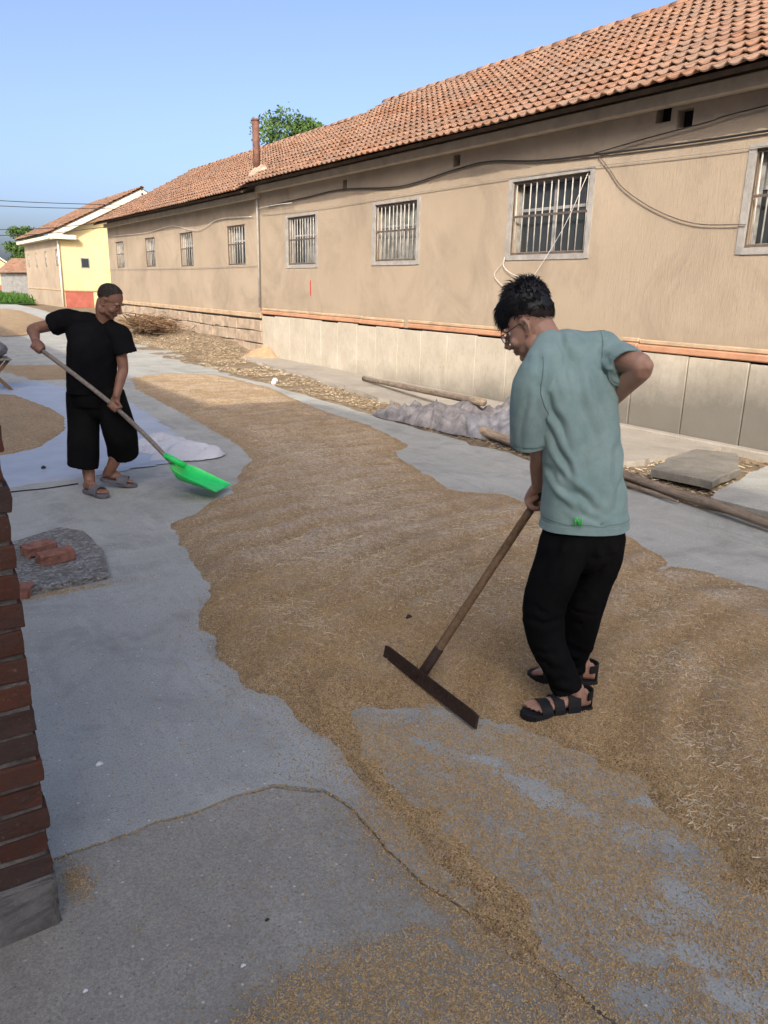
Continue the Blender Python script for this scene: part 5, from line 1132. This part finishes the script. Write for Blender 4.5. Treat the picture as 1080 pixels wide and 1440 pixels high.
folds(me, [(pt(T[2], -.15, -.05), pt(T[3], -.12, -.09), .016, .011), (pt(T[3], -.15, -.05), pt(T[4], -.11, -.1), .014, .011), (pt(T[4], -.14, -.06), pt(T[5], -.03, -.12), .017, .016), (pt(T[4], -.15, -.02), pt(T[5], -.07, -.11), .013, .011), (pt(T[5], -.10, -.10), pt(T[6], .04, -.13), .015, .008),
  (pt(T[1], -.03, -.08), pt(T[3], -.02, bk), .018, .009), (pt(T[1], .03, -.08), pt(T[3], .05, bk), .016, .009), (pt(T[1], .07, -.07), pt(T[2], .12, -.09), .013, .010),
  (pt(T[0], -.01, -.06), pt(T[2], -.08, -.10), .015, .008), (pt(T[3], .13, -.06), pt(T[4], .06, -.11), .017, .007), (pt(T[4], .14, -.05), pt(T[5], .05, -.12), .018, .008), (pt(T[2], -.06, -.11), pt(T[4], -.05, -.11), .02, .006),
  (Y['slL'][1]+(-.0, 0, .02), Y['slL'][3]-r_*.03, .013, .008), (Y['slL'][0]+U3*.03, Y['slL'][2]+r_*.03-v_*.05, .014, .009), (Y['slR'][0]-v_*.05, Y['slR'][2]-v_*.06, .015, .004)], 1.0)
wrinkle(me, U3, 9, .0032, 501, .35); wrinkle(me, unit(Rt+U3*.7), 15, .0022, 520, .3); wrinkle(me, unit(Rt-U3*.9), 24, .0012, 530, .3)
V, _n = get_vn(me); zh = T[-1][2]; d_ = V-T[-1]; u_ = d_@Rt; f_ = d_@Fd; rho = (np.abs(u_/.1705)**2.3+np.abs(f_/.1295)**2.3)**(1/2.3)
low = V[:, 2] < zh+.05; tgt = np.where(low & (rho > .90), .985+.015*0, rho); wt = np.clip((zh+.05-V[:, 2])/.03, 0, 1); k_ = 1+(tgt/np.maximum(rho, 1e-6)-1)*np.where(low, wt, 0)
V[:, 0] += (u_*(k_-1))*Rt[0]+(f_*(k_-1))*Fd[0]; V[:, 1] += (u_*(k_-1))*Rt[1]+(f_*(k_-1))*Fd[1]; V[:, 2] = np.where(low, np.maximum(V[:, 2], zh-.001), V[:, 2]); set_v(me, V)
sh = link('t_shirt', me, MAT['teal_cotton'], PY, True)
# stitched neckband, sleeve and hem edges
def band(name, c, a, bb, U, Vv, r, mat, parent, n=40):
    P = [A3(c)+U*a*math.cos(t)+Vv*bb*math.sin(t) for t in np.linspace(0, 2*math.pi, n+1)]; m = MB(); m.tube(P, r, 6, False); return m.build(name, mat, parent, True)
nk = unit(Y['neck'][2]-Y['neck'][0]); nu = unit(Rt-nk*(Rt@nk)); nv = np.cross(nk, nu)
band('neckband', Y['neck'][1]+nk*.004-nv*.0, .062, .060, nu, nv, .007, MAT['teal_cotton'], sh)
def hem_band(P0, P1, ring, name='hem'):
    m = MB(); R = [[P0+q*1.0 for q in ring], [P1+q*1.02 for q in ring], [P1+q*.97 for q in ring], [P0+q*.96 for q in ring]]; R = np.array(R); n = R.shape[1]
    f = [(i*n+j, i*n+(j+1) % n, ((i+1) % 4)*n+(j+1) % n, ((i+1) % 4)*n+j) for i in range(4) for j in range(n)]; m.add(R.reshape(-1, 3), f); return m
def sleeve_hem(P, r, parent, mat, up):
    P = catmull(P, 6); d = unit(P[-1]-P[-2]); rg = rings_along(np.array([P[-2], P[-1]]), [r, r], 28, up)[1]-P[-1]
    rg = rg*(1+.03*np.sin(np.arange(28)*.9+P[0][0]*50)[:, None]); hem_band(P[-1]-d*.024, P[-1]+d*.005, rg).build('sleeve_hem', mat, parent)
sleeve_hem(Y['slL'], .0700, sh, MAT['teal_cotton'], Rt); sleeve_hem(Y['slR'], .0695, sh, MAT['teal_cotton'], U3)
a_ = np.linspace(0, 2*math.pi, 48, endpoint=False); sg = lambda x: np.sign(x)*np.abs(x)**(2/2.3)
rg = np.outer(sg(np.cos(a_))*.1705, Rt)+np.outer(sg(np.sin(a_))*.1295, Fd); rg = rg*(1+.006*np.sin(a_*5+1))[:, None]; rg[:, 2] += .004*np.sin(a_*3+2)
hem_band(T[-1]+U3*.016, T[-1]-U3*.010, rg).build('hem', MAT['teal_cotton'], sh)
# sewn seams: armholes, side seam, hem and sleeve stitching, laid on the cloth
plain('teal_seam', (.13, .19, .18), .95, .1)
dg = bpy.context.evaluated_depsgraph_get(); dg.update()
def seam(name, pts, r=.0016, k=10):
    P = []
    for p in catmull(pts, k):
        ok, co, no, _ = sh.closest_point_on_mesh(Vector(p-A3(PY.location)) + Vector(PY.location))
        if ok: P.append(np.array(co)+np.array(no)*.0004)
    P = np.array(P)
    for _ in range(2): P[1:-1] = (P[:-2]+2*P[1:-1]+P[2:])/4
    m = MB(); m.tube(P, r, 5); m.build(name, MAT['teal_seam'], sh, True)
sL, sR = Y['shL'], Y['shR']
seam('seam', [sL+U3*.075+r_*.03, sL+U3*.05-v_*.06+r_*.035, sL-v_*.09+r_*.04-U3*.01, sL-v_*.07+r_*.05-U3*.07, sL-U3*.115+r_*.06-v_*.02])
seam('seam', [sR+U3*.08-r_*.02, sR+U3*.04-v_*.07-r_*.005, sR-v_*.09+r_*.0-U3*.02, sR-v_*.08-U3*.07-r_*.005])
seam('seam', [(Y['torso'][0]*.6+sR*.4)+U3*.08-v_*.01, (Y['torso'][0]*.4+sR*.6)+U3*.07-v_*.02, sR+U3*.08-v_*.01])
seam('seam', [pt(T[2], .17, -.01), pt(T[3], .16, -.02), pt(T[4], .16, -.02), pt(T[5], .17, -.02), pt(T[6], .18, -.02)])
seam('stitching', [T[-1]+U3*.028+Rt*.20*math.cos(a)+Fd*.16*math.sin(a) for a in np.linspace(-3.3, .2, 14)], .0010, 6)
# little green tab logo above the hem
lc = T[5]*.55+T[6]*.45; lp = A3(lc)-Rt*.094-Fd*.108
tx = unit(Rt*.75-Fd*.5); nrm = unit(-Rt*.45-Fd*.9)
m = MB()
for (x0, z0, x1, z1) in ((-.011, -.016, -.011, .016), (-.011, .016, .010, -.014), (.010, -.014, .010, .016)):
    a = lp+tx*x0+U3*z0; c = lp+tx*x1+U3*z1; m.tube([a+nrm*.018, c+nrm*.018], .0032, 6)
m.build('logo_mark', MAT['green_mark'], sh, True)
# trousers
b = MB()
limb(b, [Y['waist']-U3*.01, Y['pelvis']+U3*.02, Y['pelvis']-U3*.05], [(.145, .10), (.155, .118), (.135, .11)], 5, 24, Rt)
def leg(pts, rads):
    sleeve(b, pts, rads, 6, 22, Rt)
leg(Y['legL'], [(.088, .105), (.085, .098), (.079, .082), (.070, .072), (.060, .062), (.056, .058)]); leg(Y['legR'], [(.088, .105), (.084, .094), (.074, .080), (.064, .066), (.056, .058), (.052, .054)])
me = remesh(b, .0065, 4, .5)
kL, kR = Y['legL'][2], Y['legR'][2]; F_ = []
for q, s in ((Y['legL'], -1), (Y['legR'], 1)):
    for j, t in ((2, .0), (2, .35), (3, .3), (3, .8), (4, .35), (4, .8)):
        c = q[j]*(1-t)+q[j+1]*t; e_ = random.uniform(-.03, .03); k_ = random.uniform(-.03, .03); F_.append((c-r_*(.05+k_)-v_*.05+U3*(.012+e_), c+r_*(.03+k_)-v_*.05-U3*(.02+e_), random.uniform(.010, .018), random.uniform(.004, .008)))
    F_.append((q[0]-v_*.10, q[1]-v_*.09-r_*.05, .018, .009)); F_.append((q[0]-v_*.10+r_*.03, q[1]-v_*.09, .016, .008))
folds(me, F_); wrinkle(me, unit(U3+r_*.5), 9, .004, 540, .4); wrinkle(me, unit(U3-r_*.8), 17, .002, 560, .4)
V, _n = get_vn(me); d_ = V-T[-1]; u_ = d_@Rt; f_ = d_@Fd; rho = (np.abs(u_/.1705)**2.3+np.abs(f_/.1295)**2.3)**(1/2.3); wt = sstep(T[-1][2]-.07, T[-1][2]-.012, V[:, 2]); k_ = 1+(np.minimum(rho, .91)/np.maximum(rho, 1e-6)-1)*wt
V[:, 0] += (u_*(k_-1))*Rt[0]+(f_*(k_-1))*Fd[0]; V[:, 1] += (u_*(k_-1))*Rt[1]+(f_*(k_-1))*Fd[1]; set_v(me, V)
link('trousers', me, MAT['black_trouser'], PY, True)
# sandals
for (H, d, s, up_), sd in ((FL, -1), (FR, 1)):
    G0 = A3(H).copy(); G0[2] = .006
    so = sole(G0, d, s, up_, .262, .051, 0, .036, 'sandal', MAT['sandal_black'], PY)
    for t, w, hh, wd, tl in ((.190, .047, .040, .044, 0), (.139, .044, .056, .042, 0), (.072, .040, .078, .052, .02)): strap(G0+up_*.030, d, s, up_, t, w, hh, wd, .004, 'strap', MAT['sandal_black'], so, tilt=tl)
    m = MB(); R = []
    for a in np.linspace(-1.15, 1.15, 14):
        c = G0+up_*.092+d*(.048-.055*math.cos(a))+s*math.sin(a)*.041; o_ = unit(-d*math.cos(a)+s*math.sin(a)); R.append([c-up_*.016, c+up_*.016, c+up_*.016+o_*.006, c-up_*.016+o_*.006])
    m.loft(np.array(R)); m.build('heel_strap', MAT['sandal_black'], so)
    m = MB(); R = []
    for a in np.linspace(-.5, .5, 6):
        c = G0+up_*.06+d*(.045-.052*math.cos(a))+s*math.sin(a)*.040; o_ = unit(-d*math.cos(a)+s*math.sin(a)); R.append([c-up_*.034, c+up_*.030, c+up_*.030+o_*.005, c-up_*.034+o_*.005])
    m.loft(np.array(R)); m.build('heel_tab', MAT['sandal_black'], so)
# hair: thick black crop, swept forward, tousled crown
def hair_young(c, Rm, k):
    n = 60; mm = 34; V = []; F_ = []; c = A3(c)
    def surf(D):
        x, y, z = D[..., 0], D[..., 1], D[..., 2]
        thick = .006+.038*sstep(.25, .95, z)+.012*sstep(.35, .9, y)*sstep(-.1, .3, z)+.012*np.clip(-y, 0, 1)*sstep(.2, .7, z)
        thick = thick+.009*fbm(D*7, 600)+.006*fbm(D*18, 603)
        lo = np.interp(y, [-1, -.5, 0, .45, .8, 1], [-.30, -.16, .10, .16, .12, .10])
        edge = sstep(lo-.16, lo+.34, z); base = np.array([0, -.012, .034])
        return base+D*(skull_r(D)-.010+edge*(thick+.010))[..., None]
    ph = np.linspace(0, 2*math.pi, n, endpoint=False); tt = np.linspace(.04, 2.05, mm); D = np.stack([np.sin(tt)[:, None]*np.cos(ph), np.sin(tt)[:, None]*np.sin(ph), np.cos(tt)[:, None]+0*ph], -1)
    S_ = surf(D); m = MB(); m.loft((c+(S_*k)@Rm.T)); ho = m.build('hair', MAT['hair_black'], PY, True)
    nS = 11000; D = RNG.normal(size=(nS, 3)); D /= np.linalg.norm(D, axis=1)[:, None]; lo = np.interp(D[:, 1], [-1, -.5, 0, .45, .8, 1], [-.20, -.06, .18, .22, .16, .14]); D = D[D[:, 2] > lo]
    P = surf(D)-D*.006; crown = np.exp(-((D[:, 1]+.25)**2+D[:, 0]**2*.6)/.22)*sstep(.45, .85, D[:, 2])
    fl = np.stack([0*D[:, 0], np.where(D[:, 1] > -.1, 1., -.35), -.35-.5*(1-D[:, 2])], -1)
    fl = fl-D*(fl*D).sum(1)[:, None]; dr = D*(.30+1.5*crown)[:, None]+fl*(1-.7*crown)[:, None]+RNG.normal(0, .14, D.shape)+.55*np.stack([fbm(D*9, 620+i, 2) for i in range(3)], -1)
    L = (.018+.042*crown+.014*sstep(.3, .9, D[:, 1]))*RNG.uniform(.6, 1.25, len(D)); w = .0014*RNG.uniform(.7, 1.3, len(D))
    bend = (np.array([0, .35, -.25])-D*.1)
    strands(c+(P*k)@Rm.T, dr@Rm.T, L, w, bend@Rm.T, 'hair_strands', MAT['hair_black'], ho)
    lo_ = lambda D: np.interp(D[..., 1], [-1, -.6, -.2, .1, .35, .6, 1], [-.62, -.52, -.12, -.02, .05, .30, .5])+.10*fbm(D*9, 610)
    tt = np.linspace(.3, 2.4, 40); D = np.stack([np.sin(tt)[:, None]*np.cos(ph), np.sin(tt)[:, None]*np.sin(ph), np.cos(tt)[:, None]+0*ph], -1)
    e = sstep(-.02, .16, D[..., 2]-lo_(D)); S_ = np.array([0, -.012, .034])+D*(skull_r(D)-.006+.0078*e)[..., None]; m = MB(); m.loft((c+(S_*k)@Rm.T), False); m.build('clipped_scalp', MAT['scalp_dark'], ho, True)
    # short clipped sides and nape
    D = RNG.normal(size=(9000, 3)); D /= np.linalg.norm(D, axis=1)[:, None]; lo = np.interp(D[:, 1], [-1, -.5, 0, .45, .8, 1], [-.30, -.16, .10, .16, .12, .10]); dl = lo-D[:, 2]+.12
    D = D[(dl > -.1) & (dl < .42) & (D[:, 1] < .42) & (RNG.uniform(0, 1, len(D)) < 1-.9*np.clip(dl/.42, 0, 1))]
    P = np.array([0, -.012, .034])+D*(skull_r(D)+.001)[:, None]; strands(c+(P*k)@Rm.T, (D*.5+np.array([0, -.2, -.8]))@Rm.T, np.full(len(D), .007), np.full(len(D), .0007), (D*0)@Rm.T, 'clipped_hair', MAT['hair_black'], ho)
hair_young(hc, HR, .98)
# glasses
GL = empty('glasses', tuple(hc), None); GL.parent = PY; GL.location = Vector(hc)-PY.location
L = lambda p: hc+HR@(A3(p)*.98)
for s in (-1, 1):
    P = [L((s*(.033+.023*math.cos(t)), .104-.012*abs(math.cos(t)) if False else .103, -.004+.019*math.sin(t))) for t in np.linspace(0, 2*math.pi, 21)]; m = MB(); m.tube(P, .0018, 6, False); m.build('rim', MAT['lens_rim'], GL, True)
    m = MB(); m.loft(np.array([[L((s*(.033+.0225*q*math.cos(t)), .1025+dd, -.004+.0185*q*math.sin(t))) for t in np.linspace(0, 2*math.pi, 20, endpoint=False)] for q, dd in ((1, 0), (1, .0012))])); m.build('lens', MAT['clear_glass'], GL)
    m = MB(); m.tube([L((s*.056, .102, .004)), L((s*.074, .085, .004)), L((s*.083, .01, .010)), L((s*.083, -.012, .002))], .0018, 6); m.build('temple', MAT['lens_rim'], GL, True)
m = MB(); m.tube([L((-.011, .104, .002)), L((0, .108, .004)), L((.011, .104, .002))], .0016, 6); m.build('bridge', MAT['lens_rim'], GL, True)

# ------------------------------------------------------------------ the rake
RK = empty('grain_rake', (1.70, 2.27, 0), 'wooden grain rake with long handle and flat dark board, held by the man in teal', 'rake')
sA, sB = Y['shaft'][0], handR+shaft_dir*.12
ra, rb = A3((1.70, 2.56, .055)), A3((1.675, 1.90, .055)); bd = unit(rb-ra); lean = unit(shaft_dir-bd*(shaft_dir@bd))
base = A3((ra+rb)/2); base = A3((sA[0], sA[1], .0))
P = catmull([sA+shaft_dir*.05, sA*.5+sB*.5+A3((.004, .006, 0)), sB], 8); m = MB(); m.tube(P, list(np.linspace(.0185, .0155, len(P))), 12); m.build('handle', MAT['wood_brown'], RK, True)
m = MB(); m.tube([sA+shaft_dir*.015, sA+shaft_dir*.17], [.0225, .021], 10); m.build('socket', MAT['rake_head'], RK, True)
nrm = unit(np.cross(bd, lean)); m = MB(); R = []; up_ = unit(lean*.42+U3*.72); M0 = sA+bd*.068; M0 = M0-up_*(M0[2]/up_[2])
for t in np.linspace(-1, 1, 41):
    c = M0+U3*.010+bd*t*.335+nrm*(.003*(1-t*t)); hgt = .062*(1-.10*abs(t)**24); lo = .003
    R.append([c+up_*lo-nrm*.007, c+up_*lo+nrm*.007, c+up_*hgt+nrm*.006, c+up_*hgt-nrm*.006])
m.loft(np.array(R)); m.build('blade', MAT['rake_head'], RK)

# ------------------------------------------------------------------ older man with the shovel
O = {k: (A3(v) if not isinstance(v, list) else [A3(q) for q in v]) for k, v in OLD.items()}
v_, r_ = O['v'], O['r']; th = rad(22)
Fd = -v_*math.cos(th)+r_*math.sin(th); Lt = r_*math.cos(th)+v_*math.sin(th)     # facing; his left
PO = person('person', (1.4, 6.2, 0), 'man in black t-shirt and cropped black trousers holding a green shovel')
hc = O['head']+A3((0, 0, .01)); hp = rad(33); hf = r_*math.sin(rad(57))-v_*math.cos(rad(57)); HR = frame(hf*math.cos(hp)-U3*math.sin(hp)); k_ = 1.0
sh_ = O['shaft']; g1, g2 = sh_[0]*.75+sh_[1]*.25, sh_[3]
b = MB(); head(b, hc, HR, k_)
limb(b, [O['torso'][1]-U3*.03, O['neck'][1], hc+HR@A3((0, -.03, -.06))], [.072, .058, .058], 5, 16)
limb(b, [O['torso'][1]-U3*.03, O['torso'][2], O['torso'][4], O['pelvis']], [(.12, .08), (.15, .09), (.14, .10), (.13, .10)], 5, 16, Lt)
wl = g2+unit(O['elL']-g2)*.085; wr = g1+unit(O['elR']-g1)*.080
limb(b, [O['shL'], O['shL']*.5+O['elL']*.5, O['elL'], O['elL']*.6+wl*.4, wl], [.047, .043, .040, .038, .028], 5, 16)
limb(b, [O['shR'], O['shR']*.5+O['elR']*.5, O['elR'], O['elR']*.6+wr*.4, wr], [.048, .045, .042, .040, .029], 5, 16)
grip(b, wl, g2, sh_[4]-sh_[2], .0165, side=-1, flip=1, size=1.05); grip(b, wr, g1, sh_[1]-sh_[0], .0165, side=1, flip=1, size=1.05)
ebd = unit(2*O['elR']-O['shR']-wr); b.ell(O['elR']+ebd*.020, (.028,)*3, 12, 8)
limb(b, [O['legR'][0], O['legR'][2], *O['shinR'][1:]], [.07, .055, .050, .036], 5, 14); limb(b, [O['legL'][0], O['legL'][2], *O['shinL'][1:]], [.07, .055, .050, .036], 5, 14)
dR = unit(O['footR'][1]-O['footR'][0]); hRk = O['footR'][0]; FRo = foot(b, hRk, O['footR'][0]+dR*.26, .030, 0, O['shinR'][-1]+U3*.03, 1, L=.25)
tL = O['footL'][1]; dLo = unit(r_*.97-v_*.22); hLk = tL-dLo*.25; FLo = foot(b, hLk+U3*0, tL, .085, 0, O['shinL'][-1]+U3*.02, -1, pitch_=rad(12.5), L=.25)
me = remesh(b, .0052, 3, .5); press_eyes(me, hc, HR, k_); link('body', me, MAT['skin_old'], PO, True); eyes(PO, hc, HR, k_, .004)
b = MB(); open_loft(b, O['torso'], [(.075, .070), (.165, .095), (.190, .120), (.180, .118), (.185, .125), (.200, .140)], Lt, Fd, 6, 32, sq=2.3)
sleeve(b, O['slL'], [.066, .078, .078, .080], up=Lt); sleeve(b, O['slR'], [.072, .082, .080, .080], up=U3)
for s_, q_ in ((1, 'shL'), (-1, 'shR')): limb(b, [O['torso'][0]+Lt*.03*s_-U3*.015, (O[q_]+O['torso'][0])/2-U3*.005, O[q_]], [(.062, .066), (.068, .070), (.076, .078)], 5, 18)
limb(b, [O['shR']-U3*.03+Lt*.05, O['torso'][2]-Lt*.05, O['torso'][3]], [(.08, .085), (.15, .11), (.17, .12)], 4, 20, Lt)
me = remesh(b, .009, 4, .5); wrinkle(me, U3, 7, .008, 700, .3); wrinkle(me, unit(Lt+U3), 11, .005, 720, .35); sh = link('t_shirt', me, MAT['black_cotton'], PO, True)
b = MB(); limb(b, [O['waist'], O['pelvis'], O['pelvis']-U3*.06], [(.17, .12), (.185, .135), (.16, .125)], 5, 24, Lt)
sleeve(b, O['legR'], [(.118, .125), (.115, .12), (.112, .115), (.110, .112), (.108, .110)], 6, 22, Lt); sleeve(b, O['legL'], [(.118, .125), (.125, .12), (.125, .115), (.118, .112), (.112, .11)], 6, 22, Lt)
me = remesh(b, .009, 4, .5); wrinkle(me, U3, 7, .010, 740, .22); link('trousers', me, MAT['black_trouser'], PO, True)
for (H, d, s, up_), zz in ((FRo, 0), (FLo, 1)):
    G0 = A3(H)-up_*.030
    if not zz: G0[2] = .004
    so = sole(G0, d, s, up_, .262, .050, 0, .030, 'slide_sandal', MAT['slide_grey'], PO)
    strap(G0+up_*.022, d, s, up_, .158, .048, .052, .085, .007, 'strap', MAT['slide_grey'], so)
def hair_old(c, Rm, k):
    n = 40; mm = 24; c = A3(c); ph = np.linspace(0, 2*math.pi, n, endpoint=False); tt = np.linspace(.05, 2.35, mm); D = np.stack([np.sin(tt)[:, None]*np.cos(ph), np.sin(tt)[:, None]*np.sin(ph), np.cos(tt)[:, None]+0*ph], -1)
    def surf(D, add):
        y, z = D[..., 1], D[..., 2]; lo = np.interp(y, [-1, -.6, -.25, .05, .25, .5, .75, 1], [-.62, -.55, -.30, -.12, -.02, .45, .74, .98])+.10*fbm(D*6, 800); e = sstep(lo-.06, lo+.10, z)
        return np.array([0, -.012, .034])+D*(skull_r(D)-.006+e*(.0075+add))[..., None], e
    S_, e = surf(D, .001*fbm(D*20, 801)); m = MB(); m.loft(c+(S_*k)@Rm.T); ho = m.build('hair', MAT['hair_grey'], PO, True)
    D = RNG.normal(size=(9000, 3)); D /= np.linalg.norm(D, axis=1)[:, None]; S_, e = surf(D, 0); q = e > RNG.uniform(.0, .6, len(e)); D = D[q]; S_ = S_[q]
    strands(c+(S_*k)@Rm.T, (D+np.array([0, -.3, -.3])+RNG.normal(0, .3, D.shape))@Rm.T, RNG.uniform(.004, .009, len(D)), np.full(len(D), .0008), (D*0)@Rm.T, 'hair_strands', MAT['hair_grey'], ho)
hair_old(hc, HR, k_)

# ------------------------------------------------------------------ the green shovel
SV = empty('shovel', (2.1, 5.7, 0), 'bright green plastic scoop shovel on a long bent wooden shaft', 'shovel')
P = catmull(sh_, 6); m = MB(); m.tube(P, list(np.linspace(.016, .0185, len(P))), 12); m.build('shaft', MAT['wood_grey'], SV, True)
So = sh_[-1]; Nn_ = A3((2.085, 5.35, .05)); Ff = A3((2.157, 5.74, .10)); mid = (Nn_+Ff)/2; ax = So-mid; Lb = np.linalg.norm(ax); ax = ax/Lb; ac = Ff-Nn_; ac = unit(ac-ax*(ac@ax)); nb = unit(np.cross(ac, ax)); nb = nb if nb[2] > 0 else -nb
R = []; nu_, nw = 22, 21
def bl(u, w, off=0):
    hw = .20*math.sqrt(max(0, 1-(1-min(1, (u+.03)/.42))**2.2))*(1-.04*u); wall = -.095*(1-abs(w)**3.2)*float(sstep(-.02, .28, u))*(1-.72*u)+.02; rib = .005*math.cos(w*math.pi*3)**2*sstep(.1, .3, u)
    return mid+ax*Lb*(1-u)*1.0+ac*hw*w+nb*(wall+rib-.02+off)-ax*.02*abs(w)**3*u
m = MB(); top = [[bl(u, w, .0035) for w in np.linspace(-1, 1, nw)] for u in np.linspace(0, 1, nu_)]; bot = [[bl(u, w) for w in np.linspace(-1, 1, nw)] for u in np.linspace(0, 1, nu_)]
i = lambda a, c, k: k*nu_*nw+a*nw+c
fs = [(i(a, c, 0), i(a, c+1, 0), i(a+1, c+1, 0), i(a+1, c, 0)) for a in range(nu_-1) for c in range(nw-1)]+[(i(a, c, 1), i(a+1, c, 1), i(a+1, c+1, 1), i(a, c+1, 1)) for a in range(nu_-1) for c in range(nw-1)]
fs += [(i(a, c, 0), i(a+1, c, 0), i(a+1, c, 1), i(a, c, 1)) for c in (0, nw-1) for a in range(nu_-1)]+[(i(a, c, 0), i(a, c, 1), i(a, c+1, 1), i(a, c+1, 0)) for a in (0, nu_-1) for c in range(nw-1)]
V_ = np.array(top+bot).reshape(-1, 3); lift_ = max(0, .004-V_[:, 2].min()); m.add(V_+(0, 0, lift_), fs); o = m.build('blade', MAT['green_plastic'], SV, True)
m = MB(); m.tube([So-ax*.09+nb*.03, So+unit(sh_[-2]-So)*.10], [.026, .0215], 12); m.build('socket', MAT['green_plastic'], SV, True)
